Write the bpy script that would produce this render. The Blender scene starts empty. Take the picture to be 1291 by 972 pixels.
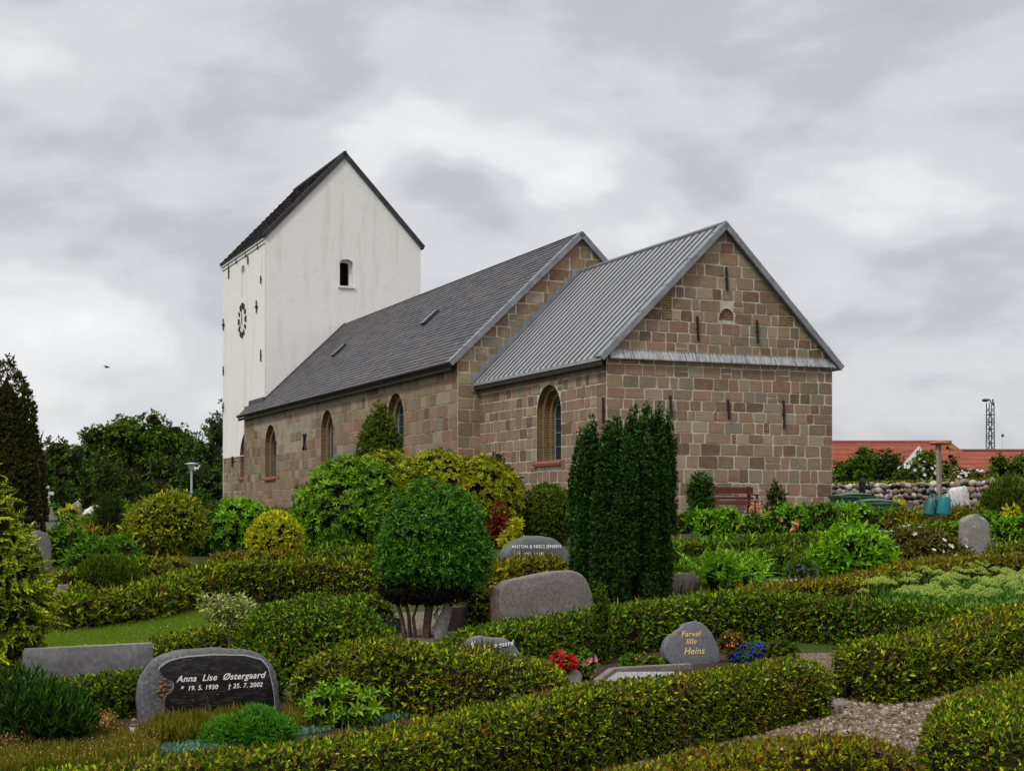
import bpy, bmesh, math, random
import numpy as np
from mathutils import Vector, Matrix
R = math.radians
random.seed(7)
rng = np.random.default_rng(11)
S = bpy.context.scene
COL = S.collection
F, HZ, CX, EYE = 1928.0, 645.0, 645.5, 1.7

# ------------------------------------------------------------ terrain height, picture geometry
KY = [-400, 11, 20, 30, 42, 46, 60, 90, 140, 400, 4000]
KZ = [0, 0, .40, .93, 1.42, 1.62, 1.80, 2.10, 2.6, 3.0, 3.0]
def g(y): return float(np.interp(y, KY, KZ))
def at(px, py, Y): return Vector(((px-CX)/F*Y, Y, EYE+(HZ-py)/F*Y))
def hit(px, py, h=0.0):
    k = (HZ-py)/F
    Y = 5.0
    while Y < 90:
        if EYE+k*Y <= g(Y)+h: break
        Y += .02
    return Vector(((px-CX)/F*Y, Y, g(Y)))

# ------------------------------------------------------------ materials
def new_mat(name):
    m = bpy.data.materials.new(name); m.use_nodes = True
    nt = m.node_tree; nt.nodes.clear()
    return m, nt, nt.nodes, nt.links
def ramp(N, stops, interp='LINEAR'):
    r = N.new('ShaderNodeValToRGB'); e = r.color_ramp; e.interpolation = interp
    while len(e.elements) > 1: e.elements.remove(e.elements[-1])
    e.elements[0].position = stops[0][0]; e.elements[0].color = (*stops[0][1], 1)
    for p, c in stops[1:]:
        x = e.elements.new(p); x.color = (*c, 1)
    return r
def mixc(N, L, fac, a, b, mode='MIX'):
    m = N.new('ShaderNodeMix'); m.data_type = 'RGBA'; m.blend_type = mode
    def put(s, v):
        if hasattr(v, 'is_output') or isinstance(v, bpy.types.NodeSocket): L.new(v, s)
        elif isinstance(v, (int, float)): s.default_value = v
        else: s.default_value = (*v, 1)
    put(m.inputs[0], fac); put(m.inputs[6], a); put(m.inputs[7], b)
    return m.outputs[2]
def noise(N, L, scale, detail=4, rough=.55, vec=None, dist=0):
    n = N.new('ShaderNodeTexNoise'); n.inputs['Scale'].default_value = scale
    n.inputs['Detail'].default_value = detail; n.inputs['Roughness'].default_value = rough
    n.inputs['Distortion'].default_value = dist
    if vec is not None: L.new(vec, n.inputs['Vector'])
    return n.outputs['Fac']
def mapr(N, L, v, a, b, c=0, d=1):
    m = N.new('ShaderNodeMapRange'); m.clamp = True
    for i, x in zip((1, 2, 3, 4), (a, b, c, d)): m.inputs[i].default_value = x
    L.new(v, m.inputs[0]); return m.outputs[0]
def coords(N, L, kind='Object', scale=(1, 1, 1)):
    t = N.new('ShaderNodeTexCoord'); m = N.new('ShaderNodeMapping'); m.inputs['Scale'].default_value = scale
    L.new(t.outputs[kind], m.inputs['Vector']); return m.outputs['Vector']
def bump(N, L, h, strength, dist=.02):
    b = N.new('ShaderNodeBump'); b.inputs['Strength'].default_value = strength; b.inputs['Distance'].default_value = dist
    L.new(h, b.inputs['Height']); return b.outputs['Normal']
def bsdf(m, N, L, col, rough=.8, nrm=None, metal=0, spec=.3):
    b = N.new('ShaderNodeBsdfPrincipled'); o = N.new('ShaderNodeOutputMaterial')
    if isinstance(col, bpy.types.NodeSocket): L.new(col, b.inputs['Base Color'])
    else: b.inputs['Base Color'].default_value = (*col, 1)
    if isinstance(rough, bpy.types.NodeSocket): L.new(rough, b.inputs['Roughness'])
    else: b.inputs['Roughness'].default_value = rough
    b.inputs['Metallic'].default_value = metal; b.inputs['Specular IOR Level'].default_value = spec
    if nrm is not None: L.new(nrm, b.inputs['Normal'])
    L.new(b.outputs[0], o.inputs['Surface']); return b, o
def island(N): return N.new('ShaderNodeNewGeometry').outputs['Random Per Island']

def leaf_mat(name, cols, rough=.5, spec=.35, patch=None, transl=.25, patch_scale=1.2):
    """leaves: hue varies leaf by leaf; patch = (colour, amount) for areas of dry or new growth"""
    m, nt, N, L = new_mat(name)
    if not (name.endswith('petals') or 'sedum' in name or 'cream' in name or 'blue_green' in name): cols = [(c[0]*(1.30+.12*i/len(cols)), c[1]*(1.22+.18*i/len(cols)), c[2]*.45) for i, c in enumerate(cols)]; spec *= .7
    r = ramp(N, [(i/(len(cols)-1 if len(cols) < 6 else len(cols)), c) for i, c in enumerate(cols)], 'CONSTANT' if len(cols) > 5 else 'LINEAR')
    isl = island(N); L.new(isl, r.inputs[0]); c = r.outputs[0]
    if patch:
        v = coords(N, L)
        n = mapr(N, L, noise(N, L, patch_scale*2.2, 4, .6, v), .5, .68, 0, 1)
        mm = N.new('ShaderNodeMath'); mm.operation = 'MULTIPLY'; L.new(n, mm.inputs[0])
        w = N.new('ShaderNodeTexWhiteNoise'); w.noise_dimensions = '1D'; L.new(isl, w.inputs['W'])
        k = mapr(N, L, w.outputs['Value'], 1-patch[1]-.1, 1-patch[1]+.1); L.new(k, mm.inputs[1])
        c = mixc(N, L, mm.outputs[0], c, patch[0])
    b, o = bsdf(m, N, L, c, rough, spec=spec)
    if transl:
        t = N.new('ShaderNodeBsdfTranslucent'); L.new(mixc(N, L, .5, c, (.5, .55, .05), 'MULTIPLY') if False else c, t.inputs[0])
        x = N.new('ShaderNodeMixShader'); x.inputs[0].default_value = transl
        L.new(b.outputs[0], x.inputs[1]); L.new(t.outputs[0], x.inputs[2]); L.new(x.outputs[0], o.inputs['Surface'])
    return m
def plain(name, col, rough=.6, spec=.3, metal=0, var=.25, scale=8, bmp=.0):
    m, nt, N, L = new_mat(name); v = coords(N, L)
    n = noise(N, L, scale, 5, .6, v)
    d = tuple(x*(1-var) for x in col); e = tuple(min(1, x*(1+var)) for x in col)
    bsdf(m, N, L, mixc(N, L, mapr(N, L, n, .3, .7), d, e), rough, bump(N, L, n, bmp, .01) if bmp else None, metal, spec)
    return m
def stone_mat(name, cols, speck=.5, rough=.75, scale=60, bmp=.5, lichen=None, spec=.3):
    m, nt, N, L = new_mat(name); v = coords(N, L)
    a = noise(N, L, scale, 3, .7, v); b_ = noise(N, L, 4, 4, .6, v)
    r = ramp(N, [(0, cols[0]), (.5, cols[1]), (1, cols[2])]); L.new(mapr(N, L, a, .3, .7), r.inputs[0])
    c = mixc(N, L, mapr(N, L, b_, .35, .7, 0, speck), r.outputs[0], tuple(x*.55 for x in cols[1]))
    if lichen:
        n2 = noise(N, L, 7, 5, .75, v); c = mixc(N, L, mapr(N, L, n2, .58, .66), c, lichen)
    bsdf(m, N, L, c, rough, bump(N, L, a, bmp, .006), 0, spec)
    return m

M = {}
shade_twig = plain('shade_dark_twigs', (.019, .016, .007), 1, .0, var=.6, scale=30)  # inner twigs, coloured near-black to paint the shade deep between leaves
M['shade_twig'] = shade_twig
M['bark'] = plain('bark', (.14, .105, .075), .9, .15, var=.5, scale=25, bmp=.8)
M['bark_grey'] = plain('grey_bark', (.30, .28, .245), .9, .15, var=.5, scale=20, bmp=.8)
HB = [(.018, .040, .003), (.050, .100, .004), (.10, .17, .006), (.20, .28, .010), (.040, .055, .004), (.36, .42, .02), (.030, .065, .003), (.20, .11, .020), (.13, .21, .007), (.07, .13, .004), (.025, .05, .003)]
M['hedge'] = leaf_mat('hedge_leaves', HB, .55, .25, ((.16, .085, .022), .5))
HC = [(.016, .040, .003), (.045, .11, .004), (.09, .19, .006), (.20, .34, .012), (.03, .07, .004), (.15, .11, .012), (.11, .22, .008), (.02, .05, .003)]
M['hedge_green'] = leaf_mat('green_hedge_leaves', HC, .55, .25, ((.13, .09, .02), .3))
HD = [(.025, .042, .004), (.09, .12, .006), (.15, .19, .008), (.19, .10, .020), (.05, .07, .005), (.28, .28, .016), (.13, .18, .007), (.12, .07, .016)]
M['hedge_brown'] = leaf_mat('brownish_hedge_leaves', HD, .6, .2, ((.17, .09, .025), .6))
M['yew'] = leaf_mat('yew_needles', [(.006, .022, .003), (.012, .042, .004), (.024, .075, .005), (.05, .13, .008)], .45, .3, transl=.1)
M['darkconifer'] = leaf_mat('dark_conifer_needles', [(.014, .028, .005), (.02, .042, .007), (.032, .06, .01), (.045, .055, .012)], .6, .2, transl=.1)
M['cypress_brown'] = leaf_mat('bronze_cypress_scales', [(.028, .030, .008), (.045, .040, .012), (.03, .045, .008), (.06, .04, .02)], .6, .2, transl=.15)
M['cypress_green'] = leaf_mat('cypress_scales', [(.02, .048, .005), (.04, .08, .008), (.07, .12, .012), (.11, .13, .012)], .55, .2, transl=.2)
M['ball'] = leaf_mat('glossy_small_leaves', [(.014, .055, .003), (.026, .095, .005), (.045, .15, .008), (.085, .23, .018)], .34, .4, transl=.15)
M['rhodo'] = leaf_mat('rhododendron_leaves', [(.035, .085, .005), (.06, .15, .008), (.12, .24, .012), (.20, .32, .025)], .42, .3, transl=.2)
M['rhodo_olive'] = leaf_mat('olive_rhododendron_leaves', [(.045, .095, .005), (.10, .17, .007), (.19, .25, .010), (.32, .32, .016), (.20, .13, .02)], .5, .25, transl=.2)
M['laurel'] = leaf_mat('laurel_leaves', [(.04, .12, .005), (.08, .22, .008), (.14, .32, .012), (.22, .40, .025)], .4, .3, transl=.3)
M['golden'] = leaf_mat('golden_foliage', [(.14, .19, .012), (.24, .29, .016), (.36, .38, .02), (.50, .48, .05)], .5, .25, transl=.3)
M['gold_thuja'] = leaf_mat('golden_thuja_sprays', [(.05, .12, .01), (.12, .20, .014), (.26, .32, .02), (.46, .46, .05)], .5, .25, transl=.3)
M['gold_brown'] = leaf_mat('variegated_leaves', [(.045, .085, .006), (.09, .14, .008), (.17, .20, .012), (.40, .38, .03)], .5, .3, transl=.25)
M['varieg'] = leaf_mat('cream_edged_leaves', [(.06, .11, .02), (.18, .22, .05), (.44, .48, .10), (.62, .62, .24)], .45, .35, transl=.25)
M['mid'] = leaf_mat('mid_green_leaves', [(.022, .065, .004), (.045, .115, .006), (.075, .18, .009), (.11, .22, .014)], .5, .25, transl=.2)
M['tree'] = leaf_mat('broad_tree_leaves', [(.018, .045, .004), (.036, .080, .006), (.06, .115, .008), (.10, .17, .012)], .55, .25, transl=.2)
M['tree_b'] = leaf_mat('dark_tree_leaves', [(.013, .032, .004), (.026, .058, .006), (.045, .088, .008)], .55, .25, transl=.2)
M['red'] = leaf_mat('crimson_leaves', [(.06, .008, .008), (.12, .014, .014), (.18, .03, .025)], .45, .35)
M['rosebush'] = leaf_mat('bronze_green_leaves', [(.03, .06, .012), (.07, .085, .018), (.10, .065, .025), (.12, .12, .03)], .5, .3, transl=.2)
M['heather'] = leaf_mat('heather_shoots', [(.05, .08, .012), (.09, .12, .016), (.13, .10, .03), (.17, .17, .03)], .7, .15)
M['tuft'] = leaf_mat('grass_blades', [(.03, .055, .008), (.06, .09, .012), (.11, .10, .02), (.10, .06, .025)], .6, .2)
M['lawn_blade'] = leaf_mat('lawn_blades', [(.07, .13, .012), (.10, .17, .016), (.14, .21, .022)], .6, .2)
M['juniper'] = leaf_mat('juniper_needles', [(.03, .13, .015), (.05, .20, .02), (.09, .29, .03)], .5, .3)
M['bluegreen'] = leaf_mat('blue_green_ground_cover', [(.06, .14, .08), (.10, .21, .12), (.16, .30, .18)], .6, .2)
M['sedum'] = leaf_mat('sedum_leaves', [(.05, .12, .008), (.09, .20, .012), (.13, .26, .018)], .5, .3)
M['sedum_head'] = leaf_mat('sedum_heads', [(.30, .42, .06), (.44, .55, .10), (.56, .66, .20)], .6, .2)
def petal(n, c): return leaf_mat(n, [tuple(x*.7 for x in c), c, tuple(min(.9, x*1.2) for x in c)], .5, .2, transl=.3)
M['p_red'] = petal('red_petals', (.55, .01, .03)); M['p_white'] = petal('white_petals', (.8, .8, .74))
M['p_pink'] = petal('pink_petals', (.75, .22, .35)); M['p_purple'] = petal('purple_petals', (.22, .10, .42))
M['p_blue'] = petal('blue_petals', (.05, .07, .55)); M['p_yellow'] = petal('yellow_petals', (.75, .55, .04))
M['p_orange'] = petal('orange_petals', (.75, .28, .05)); M['p_salmon'] = petal('salmon_petals', (.80, .36, .18))

# ------------------------------------------------------------ numpy mesh tools
def nrm(a): return a/np.maximum(np.linalg.norm(a, axis=-1, keepdims=True), 1e-9)
_nd = nrm(rng.normal(size=(24, 3))); _np = rng.random(24)*6.28
def wob(V, freq, seed=0):
    V = np.asarray(V); s = 0
    for i in range(8):
        k = (i+seed*5) % 24
        s = s+np.sin(V@_nd[k]*freq*(1+.45*i)+_np[k]+seed)/(1+.3*i)
    return s/3.2
def q4(V, Fc): return np.asarray(V, float), np.asarray(Fc, int)
def grid_faces(nu, nv, wrap=False):
    f = []
    for i in range(nu-1):
        for j in range(nv-1 if not wrap else nv):
            f.append((i*nv+j, (i+1)*nv+j, (i+1)*nv+(j+1) % nv, i*nv+(j+1) % nv))
    return f
def join(parts):
    """[(V, F, matidx)] -> one; every F has four columns"""
    Vs, Fs, Ms, o = [], [], [], 0
    for V, Fc, mi in parts:
        if len(V) == 0: continue
        Vs.append(V); Fs.append(Fc+o); Ms.append(np.full(len(Fc), mi, int)); o += len(V)
    return np.concatenate(Vs), np.concatenate(Fs), np.concatenate(Ms)
def add_mesh(name, V, Fc, Mi, mats, loc=(0, 0, 0), parent=None, smooth=None, rz=0):
    me = bpy.data.meshes.new(name)
    V = np.asarray(V, np.float32); n = len(Fc)
    me.vertices.add(len(V)); me.vertices.foreach_set('co', V.ravel())
    me.loops.add(4*n); me.loops.foreach_set('vertex_index', np.asarray(Fc, np.int32).ravel())
    me.polygons.add(n); me.polygons.foreach_set('loop_start', np.arange(0, 4*n, 4, dtype=np.int32))
    me.polygons.foreach_set('material_index', np.asarray(Mi, np.int32))
    for m in mats: me.materials.append(m)
    me.polygons.foreach_set('use_smooth', np.isin(Mi, smooth) if smooth is not None else np.zeros(n, bool))
    me.update(calc_edges=True); me.validate()
    o = bpy.data.objects.new(name, me); COL.objects.link(o); o.location = loc; o.rotation_euler[2] = rz
    if parent: o.parent = parent
    return o
def tag(o, label=None, cat=None, group=None, kind=None):
    if label: o['label'] = label
    if cat: o['category'] = cat
    if group: o['group'] = group
    if kind: o['kind'] = kind
    return o
def empty(name, loc, label, cat, group=None, rz=0):
    o = bpy.data.objects.new(name, None); COL.objects.link(o); o.location = loc; o.rotation_euler[2] = rz
    o.empty_display_size = .2
    return tag(o, label, cat, group)

def ellipsoid(c, r, n=14, amp=.08, freq=3.0, seed=0, flat=None):
    th = np.linspace(.02, math.pi-.02, n); ph = np.linspace(0, 2*math.pi, 2*n, endpoint=False)
    T, P = np.meshgrid(th, ph, indexing='ij')
    D = np.stack([np.sin(T)*np.cos(P), np.sin(T)*np.sin(P), np.cos(T)], -1).reshape(-1, 3)
    k = 1+amp*wob(D*1.0+np.array(c)*.7, freq, seed)
    V = D*np.array(r)*k[:, None]+np.array(c)
    if flat is not None: V[:, 2] = np.maximum(V[:, 2], flat)
    return V, np.array(grid_faces(n, 2*n, True))
def revolve(prof, c=(0, 0), n=20, amp=.06, freq=4, seed=0, lean=(0, 0)):
    """prof [(r,z)] bottom to top"""
    P = np.array(prof, float); m = max(14, len(prof)*3)
    t = np.linspace(0, len(P)-1, m); rr = np.interp(t, range(len(P)), P[:, 0]); zz = np.interp(t, range(len(P)), P[:, 1])
    ph = np.linspace(0, 2*math.pi, n, endpoint=False)
    V = np.stack([np.outer(rr, np.cos(ph)), np.outer(rr, np.sin(ph)), np.outer(zz, np.ones(n))], -1).reshape(-1, 3)
    k = 1+amp*wob(V, freq/max(rr.max(), .05)*.5, seed)
    V[:, :2] *= k[:, None]
    zt = V[:, 2]/max(zz.max(), .01)
    V[:, 0] += c[0]+lean[0]*zt; V[:, 1] += c[1]+lean[1]*zt
    Fc = np.array(grid_faces(m, n, True))[:, [0, 3, 2, 1]]
    return V, Fc
def sample(V, Fc, dens, tocam=None, back=.35):
    A, B, C, D = (V[Fc[:, i]] for i in range(4))
    nn = np.cross(C-A, D-B); ar = .5*np.linalg.norm(nn, axis=1); nn = nrm(nn)
    if tocam is not None: ar = ar*np.where(nn@tocam < -.25, back, 1)
    tot = ar.sum(); n = int(tot*dens)
    if n < 1: return np.zeros((0, 3)), np.zeros((0, 3))
    i = rng.choice(len(Fc), n, p=ar/tot); u = rng.random((n, 1)); v = rng.random((n, 1))
    P = A[i]*(1-u)*(1-v)+B[i]*u*(1-v)+C[i]*u*v+D[i]*(1-u)*v
    return P, nn[i]

def dia(l, w, a, az, base=(0, 0, 0), fold=.25, twist=0):
    """one leaf as a folded diamond: length l, width w, raised a from the plane, azimuth az"""
    d = np.array([math.cos(az)*math.cos(a), math.sin(az)*math.cos(a), math.sin(a)])
    s = np.array([-math.sin(az), math.cos(az), 0]); up = np.cross(d, s)
    s = s*math.cos(twist)+up*math.sin(twist)
    b = np.array(base, float)
    m_ = b+d*l*.5-up*(-w*fold)
    return [b, m_+s*w*.5, b+d*l, m_-s*w*.5]
def tmpl(leaves):
    V = np.array([p for l in leaves for p in l]); return V, np.arange(len(V)).reshape(-1, 4)
TL = {
 'leaf': tmpl([dia(1, .5, .7, 0)]),
 'tuft': tmpl([dia(1, .40, 1.0, 0), dia(.85, .38, .7, 2.2), dia(.65, .36, .45, 4.1)]),
 'needle': tmpl([dia(1, .22, 1.2, 0), dia(.9, .2, .9, 2.2), dia(.9, .2, .7, 4.1), dia(.7, .2, .4, 5.2)]),
 'rosette': tmpl([dia(1, .34, .35+.25*(i % 2), i*2*math.pi/7) for i in range(7)]+[dia(.6, .22, 1.2, 1.0)]),
 'laurel': tmpl([dia(1, .42, .9-.18*i, i*2.4, (0, 0, -.1*i)) for i in range(5)]),
 'spray': tmpl([dia(.34-.02*i, .13, .55, s*(1.0-.05*i), (.16*i, 0, .11*i)) for i in range(6) for s in (1, -1)]+[dia(.4, .13, .5, 0, (.9, 0, .6))]),
 'blade': tmpl([dia(1, .07, 1.35, 0), dia(.8, .07, 1.15, 2.4)]),
 'shoot': tmpl([dia(1, .12, 1.3, 0), dia(.75, .12, 1.05, 2.1), dia(.6, .12, .95, 4.2)]),
 'flower': tmpl([dia(.5, .42, .35, i*2*math.pi/5) for i in range(5)]),
 'clump': tmpl([dia(.8, .6, rng.uniform(-.2, .9), i*1.26, tuple(rng.uniform(-.25, .25, 3))) for i in range(5)]),
}
def scatter(t, P, Nn, size, up=.4, jit=.45, var=.35):
    n = len(P)
    if n == 0: return np.zeros((0, 3)), np.zeros((0, 4), int)
    tv, tf = TL[t]
    z = nrm(Nn+np.array([0, 0, up])+rng.normal(size=(n, 3))*jit)
    x = nrm(np.cross(z, rng.normal(size=(n, 3)))); y = np.cross(z, x)
    s = size*(1+var*(rng.random(n)*2-1))
    Rm = np.stack([x, y, z], 1)*s[:, None, None]
    V = np.einsum('vk,nkj->nvj', tv, Rm)+P[:, None, :]
    Fc = tf[None]+np.arange(n)[:, None, None]*len(tv)
    return V.reshape(-1, 3), Fc.reshape(-1, 4)
def tocam(loc): v = np.array([-loc[0], -loc[1], EYE-loc[2]]); return v/np.linalg.norm(v)

def foliage(loc, bodies, t, size, dens, core=.93, jitd=.05, up=.4, jit=.45, back=.35, layers=(1.0,), minz=None):
    """leaves (material 0) on a twig core (material 1)"""
    parts = []; tc = tocam(loc)
    for V, Fc in bodies:
        c = V.mean(0)
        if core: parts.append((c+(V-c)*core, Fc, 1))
        for ly in layers:
            W = c+(V-c)*ly
            P, Nn = sample(W, Fc, dens, tc, back)
            P = P+Nn*(rng.random((len(P), 1))-.5)*jitd
            if minz is not None: k = P[:, 2] > minz; P, Nn = P[k], Nn[k]
            v, f = scatter(t, P, Nn, size, up, jit); parts.append((v, f, 0))
    return parts

# ------------------------------------------------------------ tube / box helpers (quads only)
def tube(pts, radii, n=8, cap=True):
    pts = [Vector(p) for p in pts]; rings = []
    for i, p in enumerate(pts):
        d = (pts[min(i+1, len(pts)-1)]-pts[max(i-1, 0)]).normalized()
        a = d.cross(Vector((0, 0, 1)) if abs(d.z) < .9 else Vector((1, 0, 0))).normalized(); b = d.cross(a)
        r = radii[i] if hasattr(radii, '__len__') else radii
        rings.append([p+a*math.cos(2*math.pi*k/n)*r+b*math.sin(2*math.pi*k/n)*r for k in range(n)])
    V = np.array([v[:] for r_ in rings for v in r_]); Fc = grid_faces(len(pts), n, True)
    if cap:
        o = len(V); V = np.vstack([V, pts[0][:], pts[-1][:]]); e = (len(pts)-1)*n
        for k in range(0, n, 2):
            Fc.append((o, k, (k+1) % n, (k+2) % n)); Fc.append((o+1, e+(k+2) % n, e+(k+1) % n, e+k))
    return V, np.array(Fc)
def box(a, b):
    x0, y0, z0 = a; x1, y1, z1 = b
    V = np.array([(x, y, z) for z in (z0, z1) for y in (y0, y1) for x in (x0, x1)], float)
    return V, np.array([(0, 2, 3, 1), (4, 5, 7, 6), (0, 1, 5, 4), (2, 6, 7, 3), (0, 4, 6, 2), (1, 3, 7, 5)])
def hexa(p):  # 8 corners, bottom four then top four, each ring in order
    return np.array([tuple(q) for q in p], float), np.array([(0, 3, 2, 1), (4, 5, 6, 7), (0, 1, 5, 4), (1, 2, 6, 5), (2, 3, 7, 6), (3, 0, 4, 7)])
def bevel(o, w=.008, seg=2):
    m = o.modifiers.new('bevel', 'BEVEL'); m.width = w; m.segments = seg; m.limit_method = 'ANGLE'; return o
def put(name, parts, mats, loc=(0, 0, 0), parent=None, smooth=None, rz=0):
    V, Fc, Mi = join(parts); return add_mesh(name, V, Fc, Mi, mats, loc, parent, smooth, rz)

# ------------------------------------------------------------ building materials
def block_mat():
    m, nt, N, L = new_mat('granite_ashlar'); v = coords(N, L)
    cs = [(.27, .19, .115), (.23, .175, .115), (.32, .19, .135), (.17, .10, .050), (.22, .21, .165), (.31, .26, .185),
          (.125, .080, .045), (.25, .155, .095), (.31, .21, .155), (.19, .145, .095), (.36, .31, .235), (.24, .135, .095), (.28, .22, .145), (.19, .145, .09), (.29, .18, .14)]
    cs = [(c[0]*.98, c[1]*.93, c[2]*.80) for c in cs]
    r = ramp(N, [(i/len(cs), c) for i, c in enumerate(cs)], 'CONSTANT'); L.new(island(N), r.inputs[0])
    n1 = noise(N, L, 22, 5, .7, v); n2 = noise(N, L, 1.1, 5, .65, v); n3 = noise(N, L, 90, 2, .7, v)
    c = mixc(N, L, mapr(N, L, n1, .3, .75), r.outputs[0], (.13, .105, .08), 'MIX')
    c = mixc(N, L, .4, r.outputs[0], c); n4 = noise(N, L, 7, 5, .75, v); c = mixc(N, L, mapr(N, L, n4, .5, .68, 0, .40), c, (.33, .275, .19))
    c = mixc(N, L, mapr(N, L, n2, .48, .75, 0, .35), c, (.085, .065, .04))
    c = mixc(N, L, mapr(N, L, n3, .4, .75, 0, .28), c, (.34, .28, .20))
    vs = coords(N, L, 'Object', (2.2, 2.2, .22)); c = mixc(N, L, mapr(N, L, noise(N, L, 1.6, 5, .7, vs), .62, .74, 0, .5), c, (.44, .42, .37))
    lich = noise(N, L, 4.5, 6, .8, v); c = mixc(N, L, mapr(N, L, lich, .70, .74), c, (.42, .41, .36))
    bsdf(m, N, L, c, .85, bump(N, L, n1, .7, .02), 0, .2); return m
def mortar_mat(name='lime_mortar', a=(.58, .54, .45), b=(.30, .25, .18)):
    m, nt, N, L = new_mat(name); v = coords(N, L); n = noise(N, L, 1.6, 5, .7, v); n2 = noise(N, L, 40, 3, .7, v)
    c = mixc(N, L, mapr(N, L, n, .48, .7), a, b); c = mixc(N, L, mapr(N, L, n2, .3, .7, 0, .4), c, (.16, .14, .10))
    bsdf(m, N, L, c, .95, bump(N, L, n2, .6, .01), 0, .1); return m
def brick_mat(name, a, b, mo, bw=.24, bh=.075, ms=.012):
    m, nt, N, L = new_mat(name)
    t = N.new('ShaderNodeTexCoord'); s = N.new('ShaderNodeSeparateXYZ'); L.new(t.outputs['Object'], s.inputs[0])
    ad = N.new('ShaderNodeMath'); L.new(s.outputs[0], ad.inputs[0]); L.new(s.outputs[1], ad.inputs[1])
    cb = N.new('ShaderNodeCombineXYZ'); L.new(ad.outputs[0], cb.inputs[0]); L.new(s.outputs[2], cb.inputs[1])
    k = N.new('ShaderNodeTexBrick'); k.inputs['Scale'].default_value = 1; k.inputs['Brick Width'].default_value = bw
    k.inputs['Row Height'].default_value = bh; k.inputs['Mortar Size'].default_value = ms; k.inputs['Mortar Smooth'].default_value = .2
    L.new(cb.outputs[0], k.inputs['Vector'])
    k.inputs['Color1'].default_value = (*a, 1); k.inputs['Color2'].default_value = (*b, 1); k.inputs['Mortar'].default_value = (*mo, 1)
    n = noise(N, L, 9, 4, .6, t.outputs['Object'])
    c = mixc(N, L, mapr(N, L, n, .4, .75, 0, .5), k.outputs['Color'], tuple(x*.45 for x in a))
    bsdf(m, N, L, c, .9, bump(N, L, k.outputs['Fac'], -.5, .01), 0, .15); return m
def plaster_mat():
    m, nt, N, L = new_mat('limewashed_plaster'); v = coords(N, L); vs = coords(N, L, 'Object', (1.3, 1.3, .12))
    a = noise(N, L, 1.0, 5, .65, vs); b_ = noise(N, L, 9, 5, .7, v); d = noise(N, L, 2.2, 4, .6, v)
    c = mixc(N, L, mapr(N, L, a, .52, .78, 0, .75), (.82, .81, .785), (.55, .53, .485))
    c = mixc(N, L, mapr(N, L, b_, .5, .8, 0, .35), c, (.60, .575, .52)); c = mixc(N, L, mapr(N, L, d, .55, .8, 0, .3), c, (.66, .64, .60))
    n5 = noise(N, L, 3.2, 6, .8, v); c = mixc(N, L, mapr(N, L, n5, .56, .62, 0, .16), c, (.50, .47, .40)); bsdf(m, N, L, c, .9, bump(N, L, b_, .38, .03), 0, .15); return m
def lead_mat(name, a, b, stain=None, sx=(1, 1, 1), rough=.5, scale=3):
    m, nt, N, L = new_mat(name); v = coords(N, L, 'Object', sx); n = noise(N, L, scale, 5, .7, v); n2 = noise(N, L, 30, 4, .7, coords(N, L))
    c = mixc(N, L, mapr(N, L, n, .35, .65), a, b)
    if stain: c = mixc(N, L, mapr(N, L, n2, .55, .72, 0, .7), c, stain)
    bsdf(m, N, L, c, rough, bump(N, L, n2, .15, .01), .25, .4); return m
def slate_mat():
    m, nt, N, L = new_mat('slate'); v = coords(N, L)
    cs = [(.070, .070, .076), (.080, .079, .084), (.090, .088, .091), (.074, .074, .080), (.084, .082, .086), (.064, .064, .070), (.100, .097, .098)]
    r = ramp(N, [(i/len(cs), c) for i, c in enumerate(cs)], 'CONSTANT'); L.new(island(N), r.inputs[0])
    n = noise(N, L, 1.1, 6, .7, v); c = mixc(N, L, mapr(N, L, n, .5, .75, 0, .6), r.outputs[0], (.14, .125, .10))
    bsdf(m, N, L, c, .7, bump(N, L, noise(N, L, 30, 4, .6, v), .3, .01), 0, .35); return m
M['block'] = block_mat(); M['mortar'] = mortar_mat(); M['mortar_n'] = mortar_mat('weathered_wall_plaster', (.38, .33, .25), (.20, .165, .115)); M['plaster'] = plaster_mat(); M['slate'] = slate_mat()
M['brick_y'] = brick_mat('yellow_brown_brick', (.20, .125, .045), (.13, .075, .035), (.26, .22, .15))
M['brick_r'] = brick_mat('red_brick', (.21, .060, .038), (.155, .048, .03), (.30, .25, .19))
M['brick_sill'] = brick_mat('red_sill_brick', (.32, .075, .035), (.24, .06, .032), (.30, .22, .15), .08, 1.0)
M['lead'] = lead_mat('lead_sheet', (.17, .18, .20), (.27, .28, .30), (.14, .14, .15))
M['lead_roof'] = lead_mat('standing_seam_lead', (.26, .265, .28), (.40, .40, .41), (.17, .17, .175), (.3, 4, .3))
M['lead_streak'] = lead_mat('streaked_lead', (.07, .07, .075), (.50, .50, .51), None, (9, 1, .6), .55, 2.5)
M['seam_shade'] = lead_mat('shadow_toned_seam_lead', (.07, .072, .08), (.13, .13, .14)); M['lead_dark'] = lead_mat('dark_verge', (.022, .022, .025), (.05, .05, .055), (.11, .11, .12))
M['dark_tile'] = plain('dark_roof_tiles', (.035, .028, .026), .8, .2, var=.5, scale=20, bmp=.5)
M['iron'] = plain('black_iron', (.010, .010, .011), .55, .4)
M['glass'] = plain('dark_glass', (.018, .022, .026), .08, .6, var=.2)
M['frame'] = plain('blue_grey_window_paint', (.13, .17, .20), .5, .3)
M['void'] = plain('dark_louvres', (.012, .010, .008), .9, .1)
M['eave'] = plain('dark_eave_board', (.03, .025, .022), .8, .2)

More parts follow.
